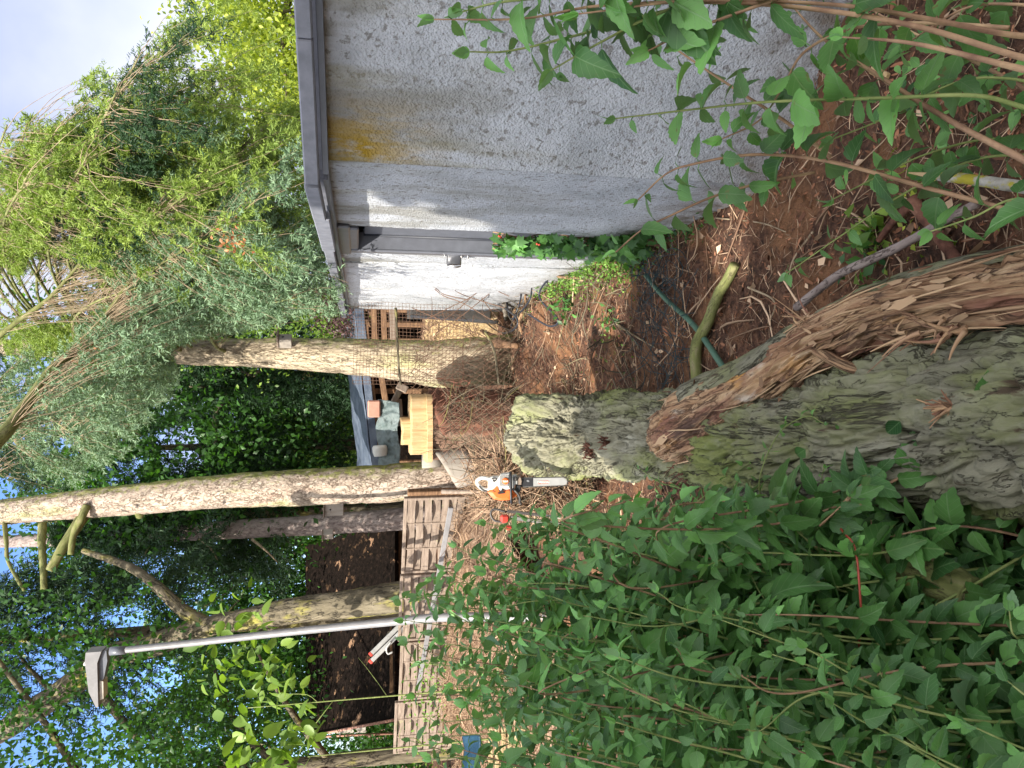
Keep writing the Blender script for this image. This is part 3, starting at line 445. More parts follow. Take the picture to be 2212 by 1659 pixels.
# ------------------------------------------------------------------ leafy foliage helpers
def cane(shrub, pts, r0, r1, spacing, size, mat='leaf_fg', stemmat='stem_g', n=40, droop=.55, skip=0.0, gm=1.0, twl=True, maxfrac=1.0):
    P = cat(pts, n); mb = MB(); tube(mb, P, np.linspace(r0, r1, n), 6); st = mb.obj('stem', M[stemmat], shrub)
    seg = np.linalg.norm(np.diff(P, axis=0), axis=1); L = np.concatenate([[0], np.cumsum(seg)]); tot = L[-1]
    d = np.arange(skip * tot, tot, spacing) + RNG.normal(0, spacing * .12, len(np.arange(skip * tot, tot, spacing))); d = np.clip(d, 0, tot)
    Q = np.stack([np.interp(d, L, P[:, k]) for k in range(3)], -1); T = nrm(np.stack([np.interp(d, L, np.gradient(P, axis=0)[:, k]) for k in range(3)], -1))
    ps = []; ds = []; ns = []; ss = []; ti = []; pet = []; ct_ = RNG.uniform(-.15, .35)
    for k in range(len(Q)):
        t = T[k]; a = nrm(np.cross(t, [0.2, .1, 1.0])); b = np.cross(t, a); ang = (k % 2) * math.pi / 2 + RNG.normal(0, .35)
        fr = d[k] / tot; sz = size * (1.05 - .55 * max(0, (fr - .6) / .4)) * RNG.uniform(.7, 1.2)
        for sgn in (-1, 1):
            if RNG.random() < .1: continue
            out = sgn * (math.cos(ang) * a + math.sin(ang) * b); dirv = nrm(out * 1.0 + t * .45 + np.array([0, 0, -droop]) * RNG.uniform(.4, 1.5) + RNG.normal(0, .12, 3))
            pe = Q[k] + nrm(out + t * .5) * .012 * gm * 1.2; pet.append([Q[k], (Q[k] + pe) / 2 + [0, 0, .001], pe]); ps.append(pe); ds.append(dirv); nn = nrm(np.array([0, 0, 1.0]) + out * .25 + RNG.normal(0, .35, 3)); ns.append(nn); ss.append(sz * RNG.uniform(.85, 1.15)); ti.append(np.clip(.12 + ct_ + .5 * fr * RNG.random() + .3 * RNG.random(), 0, 1))
    for _ in range(2): ps.append(P[-1]); ds.append(nrm(T[-1] + RNG.normal(0, .3, 3))); ns.append(rdir(1)[0]); ss.append(size * .45); ti.append(.95)
    lb = MB(); ps, ds, ns, ss, ti = map(np.array, (ps, ds, ns, ss, ti)); vk = RNG.integers(0, len(LVAR), len(ps)); ss = ss * RNG.uniform(.75, 1.15, len(ps)); ti = np.where(RNG.random(len(ti)) < .04, 1.0, ti)
    for q in range(len(LVAR)):
        mk_ = vk == q
        if mk_.any(): place(lb, LVAR[q][0], LVAR[q][1], ps[mk_], ds[mk_], ns[mk_], ss[mk_], ti[mk_], W=RNG.uniform(.85, 1.25, mk_.sum()))
    if pet: wires(lb, np.array(pet), .0012 * gm)
    lb.obj('leaves', M[mat], st); return st
def clumpcrown(name, parent, C, rad, n, size, mat, K=40, spread=.35, tmpl='S', filt=None, flat_=False, shell=.5):
    C = np.array(C, float); rad = np.array(rad, float)
    k = rdir(K) * (RNG.uniform(shell, 1, (K, 1)) ** .6) * rad + C
    idx = RNG.integers(0, K, n); P = k[idx] + RNG.normal(0, spread, (n, 3)) * (np.array([1, 1, .7]))
    if filt is not None: keep = filt(P); P = P[keep]
    n = len(P); D = nrm(RNG.normal(size=(n, 3)) + np.array([0, 0, -.5])); Nn = nrm(RNG.normal(size=(n, 3)) * .8 + np.array([0, 0, 1.0])); mb = MB()
    ct = RNG.random(K)[idx if filt is None else idx[keep]] * .5
    tv, tf = (LS, LSF) if tmpl == 'S' else (LB, LBF)
    place(mb, tv, tf, P, D, Nn, RNG.uniform(.7, 1.3, n) * size, np.clip(ct + RNG.random(n) * .5, 0, 1)); return mb.obj(name, M[mat], parent)
def trunkmesh(name, parent, pts, radii, mat, ns=40, n=140, amp=.02, fr=14, cap=True):
    P = cat(pts, n); rr = np.interp(np.linspace(0, 1, n), np.linspace(0, 1, len(radii)), radii)
    def disp(A, Rr):
        a = A.copy(); q = a * np.array([fr, fr, fr * .22]); rd = 1 - np.abs(fbm(q, 3)) * 2.2
        return -amp * np.clip(rd, 0, 1) ** 2 + amp * 1.2 * fbm(a * [3, 3, 1.2], 3)
    mb = MB(); tube(mb, P, rr, ns, disp, cap); return mb.obj(name, M[mat], parent)
def limbs(parent, base, n, r0, length, mat, up=.5, name='branch', spread=(0, 2 * math.pi)):
    for k in range(n):
        a = RNG.uniform(*spread); z = RNG.random(); b = np.array(base[0]) * (1 - z) + np.array(base[1]) * z; L = length * RNG.uniform(.6, 1.1)
        d = np.array([math.cos(a), math.sin(a), up]); P = [b, b + d * L * .35 + RNG.normal(0, .05 * L, 3), b + d * L * .7 + RNG.normal(0, .08 * L, 3), b + d * L + RNG.normal(0, .1 * L, 3)]
        mb = MB(); tube(mb, cat(P, 10), np.linspace(r0, r0 * .2, 10), 6); mb.obj(name, M[mat], parent)

# ------------------------------------------------------------------ the fallen trunk and its stripped limb
LOGP = [(1146, 942, 5.62, .50), (1154, 942, 5.56, .56), (1175, 941, 5.45, .58), (1230, 942, 5.25, .58), (1310, 942, 5.0, .57), (1400, 940, 4.62, .57), (1500, 940, 4.2, .58), (1600, 945, 3.80, .59), (1700, 948, 3.40, .60), (1800, 942, 3.05, .60), (1900, 935, 2.74, .60), (2000, 927, 2.48, .60), (2120, 915, 2.28, .60), (2230, 905, 2.10, .60), (2500, 880, 1.72, .62), (2900, 860, 1.25, .64)]
lc = [at(x, y, s) for x, y, s, w_ in LOGP]; lr = [w_ / 2 for *_, w_ in LOGP]
log = thing('tree_log', 'big mossy fallen trunk lying across the foreground with one stripped limb', 'log', (0, 2.5, 0))
n = 1100; P = cat(lc, n); rr = np.interp(np.linspace(0, 1, n), np.linspace(0, 1, len(lr)), lr)
Lt = np.concatenate([[0], np.cumsum(np.linalg.norm(np.diff(P, axis=0), axis=1))])
e = np.clip(Lt / .13, 0, 1); rr = rr * np.sqrt(np.clip(1 - (1 - e) ** 2, 0.0, 1)) ** .7
rr[0] = .05
def logdisp(A, Rr):
    wrp = .06 * np.stack([fbm(A * 3 + 5, 2), fbm(A * 3 + 9, 2), 2.5 * fbm(A * 2.2 + 2, 2)], -1); a = A + wrp
    far = np.clip((1.7 - A[..., 2]) / .9, 0, 1); st = .17 + .35 * far
    q = a * np.stack([18 + 0 * st, 18 + 0 * st, 18 * st], -1); rd = np.clip(1 - np.abs(fbm(q, 3)) * 2.6, 0, 1) ** 2
    q2 = a * np.stack([45 + 0 * st, 45 + 0 * st, 45 * st], -1); rd2 = np.clip(1 - np.abs(fbm(q2, 2)) * 2.4, 0, 1) ** 2
    h = -.040 * rd - .018 * rd2 + .028 * fbm(a * [3.2, 3.2, 2.2], 3) + .009 * fbm(a * [40, 40, 18], 3)
    lump = far * (.05 * np.clip(fbm(a * [7, 7, 6] + 3, 4), -1, 1) + .02 * fbm(a * 22, 3))
    th = np.arctan2(A[..., 1], A[..., 0])
    return h + lump
mb = MB(); tube(mb, P, rr, 300, logdisp); bk = mb.obj('bark', M['bark_log'], log)
def local(Lx, ang, h=0):                                # a point on the trunk's skin
    Tt, Nn, Bb = LF; k = int(np.searchsorted(Lt, Lx)); k = min(k, n - 1); return P[k] + (math.cos(ang) * Nn[k] + math.sin(ang) * Bb[k]) * (rr[k] + h), k
LF = frames(P)
# stripped limb
LIMB = [(1436, 952, 4.20, .20), (1462, 938, 4.06, .34), (1510, 916, 3.88, .42), (1560, 890, 3.70, .40), (1620, 853, 3.44, .32), (1690, 803, 3.13, .25), (1750, 757, 2.92, .215), (1800, 728, 2.76, .205), (1850, 705, 2.62, .20), (1900, 683, 2.50, .195), (2000, 655, 2.26, .195), (2100, 638, 2.07, .195), (2230, 618, 1.90, .20), (2450, 590, 1.65, .2)]
lp = [at(x, y, s) for x, y, s, w_ in LIMB]; lrr = [w_ / 2 for *_, w_ in LIMB]; nl = 420
PL = cat(lp, nl); rl = np.interp(np.linspace(0, 1, nl), np.linspace(0, 1, len(lrr)), lrr)
def limbdisp(A, Rr):
    a = A + .03 * np.stack([fbm(A * 4 + 5, 2), fbm(A * 4 + 9, 2), 3 * fbm(A * 2.2 + 2, 2)], -1)
    q = a * [55, 55, 4.5]; q1 = a * [110, 110, 8]; q2 = a * [20, 20, 1.8]
    return .018 * fbm(q, 3) + .009 * fbm(q1, 2) - .03 * np.clip(1 - np.abs(fbm(q2, 3)) * 3, 0, 1) ** 2 + .02 * fbm(a * [5, 5, 3], 3)
mb = MB(); tube(mb, PL, rl, 170, limbdisp); limb = mb.obj('stripped_limb', M['stripped'], log); tag(limb, 'limb stripped of its bark, raw orange brown fibrous wood')
TL, NL, BL = frames(PL)
# strip of bark still on the limb's right side
def strip(P_, N_, B_, r_, i0, i1, a0, a1, h, matn, name, parent, rag=.25, na=14, taper=.15):
    ii = np.arange(i0, i1, 2); m = len(ii); t = np.linspace(0, 1, m); s0 = a0 + rag * fbm(np.stack([t * 9, t * 0 + 1.3, t * 0], -1), 3); s1 = a1 + rag * fbm(np.stack([t * 11, t * 0 + 7.3, t * 0], -1), 3)
    pin = np.clip(np.minimum(t, 1 - t) / taper, 0, 1) ** .5; mid = (s0 + s1) / 2; s0 = mid + (s0 - mid) * pin; s1 = mid + (s1 - mid) * pin
    V = []; A = []; 
    for kk, a_ in enumerate(np.linspace(0, 1, na)):
        ang = s0 * (1 - a_) + s1 * a_; edgef = (1 - abs(2 * a_ - 1) ** 6)
        r = r_[ii] + h * edgef - .02 * (1 - edgef); p0 = np.stack([np.cos(ang) * r, np.sin(ang) * r, t * (i1 - i0) * .006], -1)
        r = r + .009 * fbm(p0 * [30, 30, 10], 3)
        V.append(P_[ii] + np.cos(ang)[:, None] * N_[ii] * r[:, None] + np.sin(ang)[:, None] * B_[ii] * r[:, None]); A.append(p0)
    V = np.array(V); A = np.array(A); i_ = np.arange(na - 1)[:, None] * m; j_ = np.arange(m - 1)[None]
    mb = MB(); mb.add(V.reshape(-1, 3), np.stack([i_ + j_, i_ + j_ + 1, i_ + m + j_ + 1, i_ + m + j_], -1).reshape(-1, 4), A.reshape(-1, 3)); return mb.obj(name, M[matn], parent)
def angto(k, vec, N_, B_): v = np.array(vec, float); return math.atan2(v @ B_[k], v @ N_[k])
aR = angto(200, (1, 0, .15), NL, BL)
strip(PL, NL, BL, rl, 60, 196, aR - 1.25, aR + 1.1, .018, 'bark_log', 'bark_strip', log, rag=.2)
strip(PL, NL, BL, rl, 196, 400, aR - .9, aR + .42, .014, 'bark_log', 'bark_strip', log, rag=.2)
ns_ = 150; k0 = RNG.integers(12, 380, ns_); ln = RNG.integers(18, 70, ns_); a0s = RNG.uniform(0, 2 * math.pi, ns_); tt = np.linspace(0, 1, 9); kk = np.clip(k0[:, None] + ln[:, None] * tt, 0, nl - 2); ki = kk.astype(int); ang = a0s[:, None] + RNG.normal(0, .22, (ns_, 1)) * tt
lift = .004 + .030 * np.where(RNG.random((ns_, 1)) < .35, RNG.random((ns_, 1)), 0) * tt ** 3; rr_s = rl[ki] + .003 + lift
PPs = PL[ki] + (np.cos(ang)[..., None] * NL[ki] + np.sin(ang)[..., None] * BL[ki]) * rr_s[..., None]; mb = MB(); wires(mb, PPs, .0030 * RNG.uniform(.3, 1.9, (ns_, 1)) * (1 - .85 * np.abs(2 * tt - 1) ** 2)[None], 4); M['strand'] = leafmat('wood_strand', (.17, .085, .05), (.62, .43, .26), trans=0, rough=.85, spec=.15); tag(mb.obj('wood_strands', M['strand'], log), kind='stuff')
nf = 150; kf = RNG.integers(6, 380, nf); af = RNG.uniform(0, 2 * math.pi, nf); Of = np.cos(af)[:, None] * NL[kf] + np.sin(af)[:, None] * BL[kf]; Pf = PL[kf] + Of * (rl[kf] + .004)[:, None]; bt_ = np.array([[-.10, 0, 0], [.10, 0, .0], [.15, .5, .03], [.05, 1, .12], [-.02, .75, .07], [-.13, .6, .04]])
mb = MB(); place(mb, bt_, [np.array([[0, 1, 2, 5], [5, 2, 3, 4]])], Pf, nrm(-TL[kf] * RNG.choice([-1, 1], (nf, 1)) + RNG.normal(0, .25, (nf, 3)) + Of * .12), Of + RNG.normal(0, .2, (nf, 3)), RNG.uniform(.03, .11, nf) * np.where(kf < 90, 1.1, .9), RNG.random(nf) * .7, W=RNG.uniform(.5, 1.3, nf)); tag(mb.obj('wood_flakes', M['strand'], log), kind='stuff')
# raised bark edge where the bark was torn off the trunk
for (Lx, ang, sz, nm) in ((1.25, 0, .1, 0),): pass
def fibres(name, origin, dirv, n_, L, spreadv, r, mat, parent, jit=.25, curl=.3):
    o = np.array(origin); d = nrm(np.array(dirv, float)); P0 = o + RNG.normal(0, 1, (n_, 3)) * np.array(spreadv); dd = nrm(d + RNG.normal(0, jit, (n_, 3))); LL = L * RNG.uniform(.4, 1.1, n_); t = np.linspace(0, 1, 6)
    c = RNG.normal(0, curl, (n_, 3)); PP = P0[:, None] + dd[:, None] * (LL[:, None] * t)[..., None] + c[:, None] * (LL[:, None] * t ** 2)[..., None]
    rad = r * RNG.uniform(.5, 1.5, (n_, 1)) * (1 - .75 * t)[None]; mb = MB(); wires(mb, PP, rad, 4); return mb.obj(name, M[mat], parent)
fibres('torn_fibres', at(2060, 712, 1.99), (-.28, .75, .1), 12, .10, (.01, .03, .01), .007, 'stripped', log)
fibres('torn_fibres', at(1990, 720, 2.14), (-.3, .8, .1), 12, .12, (.01, .05, .012), .007, 'stripped', log)
fibres('torn_fibres', at(1745, 700, 2.88), (.25, .7, .3), 14, .13, (.02, .02, .01), .006, 'stripped', log)
fibres('torn_fibres', at(1478, 985, 3.95), (-.3, .6, .2), 40, .09, (.09, .03, .02), .005, 'redrot', log)
fibres('torn_fibres', at(1462, 930, 4.02), (.1, .8, .3), 40, .07, (.10, .03, .02), .006, 'redrot', log)
fibres('torn_fibres', at(1600, 930, 3.5), (-.2, .2, .2), 40, .06, (.03, .12, .02), .004, 'stripped', log)
fibres('torn_fibres', at(1690, 855, 3.12), (-.1, -.3, -.1), 60, .12, (.03, .2, .02), .004, 'redrot', log)
# long splinter lying across the stripped wood
a_, b_, c_, d_ = at(1715, 722, 2.93), at(1775, 762, 2.72), at(1840, 795, 2.6), at(1912, 806, 2.52)
mb = MB(); tube(mb, cat([a_, b_, c_, d_], 40), np.interp(np.linspace(0, 1, 40), [0, .3, .8, 1], [.011, .022, .016, .003]), 8, lambda A, r: .007 * fbm(A * [60, 60, 6], 3)); sp = mb.obj('splinter', M['stripped'], log)
# wounds in the bark
for (x, y, s, w_, h_, mt) in ((1275, 975, 4.74, .10, .05, 'redrot'), (1318, 955, 4.60, .08, .07, 'redrot'), (2060, 878, 2.05, .035, .06, 'stripped')):
    c = at(x, y, s); vd = nrm(CAM - c); u = nrm(np.cross(vd, [0, 1, .2])); v = np.cross(u, vd)
    fibres('bark_wound', c + vd * .03, v, 60, h_, u * w_ * .35 + .01, .006, mt, log, jit=.35, curl=.3)
# root knob at the far end
mb = MB(); tube(mb, cat([at(1260, 910, 5.12), at(1190, 890, 5.2), at(1140, 878, 5.3), at(1118, 880, 5.4)], 60), np.interp(np.linspace(0, 1, 60), [0, .5, .9, 1], [.15, .12, .07, .02]), 60, lambda A, r: .05 * fbm(A * 9, 4) - .014 * np.clip(1 - np.abs(fbm(A * 22, 3)) * 2.5, 0, 1)); mb.obj('root_stub', M['bark_log'], log)

# mossy butt lying in the shade on the left
mb = MB(); tube(mb, cat([at(1870, 1195, 2.35), at(1990, 1245, 2.22), at(2095, 1292, 2.1)], 60), .062, 60, lambda A, r: .016 * fbm(A * 9, 3) + .012 * fbm(A * 38, 3))
lo = mb.obj('log', M['moss_branch']); tag(lo, 'short yellowish mossy log lying in the shade left of the big trunk', 'log')

# ------------------------------------------------------------------ standing trees
def tpts(l, Y): return [at(x, y, s) for (x, y, s) in l]
# thick tan trunk in front of the shed
spruce = thing('spruce_tree', 'tall spruce with thick tan trunk and hanging green sprays over the garage', 'tree', (.3, 9.3, 0))
b0 = gp(1118, 776, -.1)
pts = [b0, at(1075, 776, 9.1), at(960, 786, 9.15), at(855, 777, 9.25), at(742, 769, 9.35), at(600, 763, 9.5), at(354, 759, 9.9), at(100, 752, 10.6), at(-250, 750, 12.), at(-560, 750, 14)]
T1 = cat(pts, 100)
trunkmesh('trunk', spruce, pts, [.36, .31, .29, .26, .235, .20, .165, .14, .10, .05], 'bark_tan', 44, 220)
# middle trunk
mid = thing('conifer_tree', 'straight tall trunk in mid-picture, pink-brown with sawn branch stubs near the top', 'tree', (-1.3, 11, 0))
pts = [at(1085, 1022, 10.9), at(974, 1032, 10.9), at(800, 1046, 11.0), at(636, 1054, 11.2), at(439, 1065, 11.5), at(200, 1086, 12.0), at(0, 1106, 12.5), at(-300, 1130, 14), at(-600, 1150, 17)]
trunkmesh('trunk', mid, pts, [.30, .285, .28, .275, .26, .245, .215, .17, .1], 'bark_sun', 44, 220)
for (pl, r0) in (([(92, 1132, 12.1), (90, 1170, 11.9), (93, 1215, 11.7), (95, 1272, 11.5)], .065), ([(178, 1118, 12), (165, 1138, 11.8), (135, 1185, 11.6), (108, 1232, 11.5)], .095), ([(188, 1092, 11.7), (176, 1118, 11.6), (160, 1150, 11.6), (152, 1198, 11.5)], .06), ([(10, 1130, 12.3), (14, 1175, 12), (18, 1215, 11.9), (52, 1275, 11.7)], .035), ([(300, 1100, 11.8), (302, 1116, 11.7)], .07)):
    p = cat([at(*q) for q in pl], 24); mb = MB(); tube(mb, p, np.linspace(r0, r0 * .75, 24), 14, lambda A, r: .01 * fbm(A * 9, 3)); mb.obj('branch_stub', M['moss_branch'], mid)
# thinner trunk behind with nest boxes
tr3 = thing('conifer_tree', 'slimmer pink-grey trunk carrying two wooden nest boxes, behind the fence', 'tree', (-3.1, 15, 0))
pts = [at(1000, 1110, 15.5), at(850, 1122, 15.5), at(636, 1137, 16), at(400, 1149, 16.5), at(200, 1162, 17.5), at(0, 1170, 18.5), at(-300, 1180, 21)]
trunkmesh('trunk', tr3, pts, [.26, .235, .215, .2, .18, .15, .09], 'bark_grey', 32, 140, amp=.015)
for pl in ([(545, 1165, 15.6), (575, 1190, 15.3), (600, 1215, 15.2)], [(430, 1165, 16), (455, 1185, 15.6), (470, 1210, 15.4)], [(330, 1165, 16.4), (312, 1200, 16)]):
    mb = MB(); tube(mb, cat([at(*q) for q in pl], 12), np.linspace(.035, .01, 12), 6); mb.obj('branch', M['twig'], tr3)
# leaning forked trunk
tr4 = thing('broadleaf_tree', 'leaning mossy trunk that forks high up, behind the lamp post', 'tree', (-3.4, 11, 0))
pts = [at(1010, 1275, 11.2), at(872, 1289, 11.2), at(746, 1305, 11.4), at(640, 1318, 11.6), at(574, 1330, 11.7), at(439, 1357, 12), at(337, 1391, 12.3), at(236, 1420, 12.6), at(135, 1494, 12.9), at(50, 1548, 13.2), at(-30, 1600, 13.6), at(-250, 1700, 14.5)]
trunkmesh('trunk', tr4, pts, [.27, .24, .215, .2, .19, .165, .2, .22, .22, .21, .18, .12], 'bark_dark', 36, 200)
for pl, r in (([(450, 1352, 12), (400, 1322, 12.1), (340, 1268, 12.3), (280, 1225, 12.6), (180, 1190, 13)], (.13, .05)), ([(200, 1470, 12.8), (255, 1545, 12.5), (300, 1600, 12.3)], (.09, .05)), ([(130, 1510, 12.9), (60, 1440, 13.2), (20, 1380, 13.5)], (.05, .02))):
    mb = MB(); tube(mb, cat([at(*q) for q in pl], 24), np.linspace(*r, 24), 14, lambda A, r: .015 * fbm(A * 6, 3)); mb.obj('branch', M['bark_dark'], tr4)

# nest boxes
def nestbox(c, size, yaw, label, mat='wood_box', hole=True):
    t = thing('nest_box', label, 'nest box', c, 'wooden nest boxes on the trunks'); a = yaw; ax = np.array([[math.cos(a), math.sin(a), 0], [-math.sin(a), math.cos(a), 0], [0, 0, 1]]); w_, d_, h_ = size; c = np.array(c)
    mb = MB(); bevbox(mb, c, size, ax, .006); mb.obj('box_body', M[mat], t, False); mb = MB(); bevbox(mb, c + [0, 0, h_ / 2 + .014] - ax[1] * .03, (w_ * 1.2, d_ * 1.35, .022), ax, .004); mb.obj('roof', M['board'], t, False)
    mb = MB(); bevbox(mb, c + ax[1] * (d_ / 2 + .008), (.05, .014, h_ * 1.35), ax, .003); mb.obj('mounting_batten', M['board'], t, False)
    if hole: mb = MB(); e_ = c - ax[1] * (d_ / 2 + .001) + [0, 0, h_ * .2]; tube(mb, [e_ - ax[1] * .002, e_ + ax[1] * .01], .017, 14); mb.obj('entrance', M['black'], t)
nestbox(at(617, 737, 9.2), (.13, .13, .15), .9, 'grey nest box tied to the right side of the thick tan trunk')
nestbox(at(722, 1100, 14.6), (.24, .2, .36), .1, 'large pale nest box between the pink-brown trunk and the slimmer one', 'boxwood')
nestbox(at(709, 1154, 15.3), (.15, .15, .2), -.7, 'small pinkish nest box on the left side of the slimmer trunk', 'boxwood')

# ------------------------------------------------------------------ spruce boughs
def sprays(name, parent, P0, D0, Lm, mat, per=20, need=.034, w=.12, jl=.35):
    """needle sprays: each spray is a short twig with needles both sides"""
    n_ = len(P0); L_ = Lm * RNG.uniform(.6, 1.3, n_); t = np.tile(np.linspace(.02, 1, per), (n_, 1)); D = nrm(D0); bend = np.array([0, 0, -.10])
    pos = P0[:, None] + D[:, None] * (L_[:, None] * t)[..., None] + bend * (L_[:, None] * t ** 2)[..., None]
    rnd = nrm(RNG.normal(size=(n_, per, 3))); side = nrm(rnd - D[:, None] * (rnd * D[:, None]).sum(-1, keepdims=True)); nd = nrm(side * .85 + D[:, None] * .65)
    S = need * RNG.uniform(.7, 1.25, (n_, per)) * (1.1 - .45 * t); nn = nrm(RNG.normal(size=(n_, per, 3))); tv, tf = quadT(w)
    ti = np.clip(RNG.random((n_, 1)) * .55 + .3 * t + RNG.random((n_, per)) * .15, 0, 1)
    mb = MB(); place(mb, tv, tf, pos.reshape(-1, 3), nd.reshape(-1, 3), nn.reshape(-1, 3), S.ravel(), ti.ravel())
    return mb.obj(name, M[mat], parent)
EDGE = [(-60, 300), (-20, 235), (40, 222), (80, 240), (120, 262), (165, 250), (185, 160), (215, 110), (240, 150), (262, 205), (265, 120), (290, 62), (320, 30), (345, 40), (390, -30), (760, -30), (760, 560), (752, 640), (735, 690), (640, 695), (600, 712), (500, 722), (430, 735), (372, 752), (385, 800), (400, 850), (335, 880), (310, 960), (250, 1010), (190, 1060), (-60, 1090)]
HOLE = [[(70, 540), (215, 590), (235, 640), (200, 695), (60, 700), (40, 640)], [(0, 560), (40, 600), (40, 700), (0, 700)], [(225, 610), (300, 620), (290, 690), (240, 690)], [(110, 470), (170, 480), (160, 530), (100, 520)]]
def bough(parent, pts, r, nside, slen, mat, per_twig=11, drop=.55, lim=EDGE, dead=.5, need=.036, slen2=.14):
    P = cat(pts, 40); mb = MB(); tube(mb, P, np.linspace(r, r * .25, 40), 8, lambda A, rr_: .15 * rr_ * fbm(A * 12, 2)); br = mb.obj('branch', M['moss_branch'], parent)
    T = nrm(np.gradient(P, axis=0)); u = RNG.uniform(.15, 1, nside) ** .8; k = (u * 39).astype(int); B0 = P[k]; side = nrm(np.cross(T[k], [0, 0, 1.0])) * RNG.choice([-1, 1], (nside, 1))
    d = nrm(side * RNG.uniform(.2, 1, (nside, 1)) + T[k] * .6 + np.array([0, 0, -1]) * RNG.uniform(.2, 1.8, (nside, 1)) * drop); L_ = slen * RNG.uniform(.35, 1.1, nside); t = np.linspace(0, 1, 8)
    W_ = B0[:, None] + d[:, None] * (L_[:, None] * t)[..., None] + np.array([0, 0, -drop]) * (L_[:, None] * t ** 2)[..., None] + np.cumsum(RNG.normal(0, .012, (nside, 8, 3)), 1)
    tipq = proj(W_[:, -1]); keep = inpoly(tipq, lim)
    for h_ in HOLE: keep &= ~inpoly(tipq, h_)
    W_ = W_[keep]; L_ = L_[keep]; n_ = len(W_)
    if n_ < 9: return
    mb = MB(); wires(mb, W_, .0032 * (1 - .75 * t)[None] * np.ones((n_, 1)), 4); mb.obj('twigs', M['twig'], br)
    tt = RNG.uniform(dead * .5, 1, (n_, per_twig)); k = np.clip((tt * 7), 0, 6.99); k0 = k.astype(int); f = (k - k0)[..., None]
    ar = np.arange(n_)[:, None]; Q = W_[ar, k0] * (1 - f) + W_[ar, k0 + 1] * f; TW = nrm(W_[ar, k0 + 1] - W_[ar, k0])
    Q = np.where(RNG.random((n_, per_twig, 1)) < .6, W_[:, -1][:, None] * .75 + Q * .25, Q); rnd = nrm(RNG.normal(size=Q.shape) * [1, 1, .55]); D = nrm(TW * .45 + rnd * 1.0 + np.array([0, 0, -.1])); Q = Q.reshape(-1, 3); D = D.reshape(-1, 3)
    q = proj(Q + D * slen2); kp = inpoly(q, lim)
    for h_ in HOLE: kp &= ~inpoly(q, h_)
    sprays('needles', br, Q[kp], D[kp], slen2, mat, need=need)
tr = lambda Z: T1[np.argmin(np.abs(T1[:, 2] - Z))]
# long named boughs seen in the picture: the big pale arching bough, the thin one above the door
bough(spruce, [at(-60, 1000, 5.2), at(10, 935, 5.4), at(60, 870, 5.6), at(110, 800, 5.8), at(170, 760, 6.0), at(240, 735, 6.2)], .06, 150, 1.0, 'needle_b', dead=.5, drop=.6)
bough(spruce, [at(110, 800, 5.8), at(170, 745, 6.1), at(230, 680, 6.3), at(280, 610, 6.4), at(330, 560, 6.5)], .035, 130, 1.1, 'needle_b', drop=.7)
bough(spruce, [at(-80, 790, 7), at(30, 700, 7), at(110, 640, 7), at(200, 540, 7), at(280, 470, 7)], .03, 150, 1.2, 'needle_g', drop=.8)
ends = [(15, 270, 5.6, 'needle_g'), (60, 262, 5.8, 'needle_g'), (115, 285, 5.6, 'needle_d'), (10, 350, 6.2, 'needle_g'), (45, 430, 6.4, 'needle_g'), (90, 330, 6.8, 'needle_d'), (215, 260, 5.6, 'needle_g'), (160, 390, 5.6, 'needle_d'), (380, 200, 5.6, 'needle_g'), (300, 420, 6.6, 'needle_d'), (60, 380, 5.4, 'needle_g'), (190, 330, 5.2, 'needle_g'), (250, 200, 5.0, 'needle_d'), (300, 120, 5.4, 'needle_g'), (330, 260, 5.6, 'needle_g'), (120, 300, 6.5, 'needle_g'), (400, 420, 5.2, 'needle_g'), (430, 520, 5.4, 'needle_b'), (500, 480, 5.2, 'needle_b'), (520, 620, 5.6, 'needle_b'), (650, 640, 5.9, 'needle_b'), (300, 620, 6.2, 'needle_b'), (250, 860, 6.2, 'needle_b'), (330, 820, 6.6, 'needle_b'), (180, 950, 6.4, 'needle_b'), (60, 520, 7.2, 'needle_g'), (200, 430, 6.8, 'needle_g'), (350, 330, 6.2, 'needle_g'), (420, 300, 6.4, 'needle_g'), (480, 370, 6.0, 'needle_g'), (40, 960, 7.5, 'needle_b'), (20, 1040, 8.5, 'needle_d'), (540, 300, 6.6, 'needle_g'), (560, 420, 6.4, 'needle_g'), (450, 650, 6.8, 'needle_b'), (560, 560, 6.2, 'needle_b'), (-30, 480, 6, 'needle_g'), (330, 480, 5.6, 'needle_b')]
for (x, y, s, mt) in ends:
    e_ = at(x, y, s); hz = e_[2] + .9 + RNG.uniform(0, .8); b_ = tr(hz); m_ = (b_ + e_) / 2 + [0, 0, .45]
    bough(spruce, [b_, b_ * .72 + m_ * .28 + [0, 0, .1], m_, m_ * .4 + e_ * .6 + [0, 0, .15], e_], .024, 120, .75, mt, dead=.15 if mt != 'needle_g' else .3, drop=.4)
P_ = [at(500, 505, 4.9), at(498, 525, 4.85)]
mb = MB(); n_ = 45; place(mb, LS, LSF, np.array(P_)[RNG.integers(0, 2, n_)] + RNG.normal(0, .045, (n_, 3)), rdir(n_), rdir(n_), .035); mb.obj('dead_needles', M['redleaf'], spruce)
mb = MB(); n_ = 260; place(mb, LS, LSF, at(205, 1170 - 5, 7.2) * 0 + at(200, 770, 6.0) + RNG.normal(0, .06, (n_, 3)), rdir(n_), rdir(n_), .035); mb.obj('dead_needles', M['redleaf'], spruce)

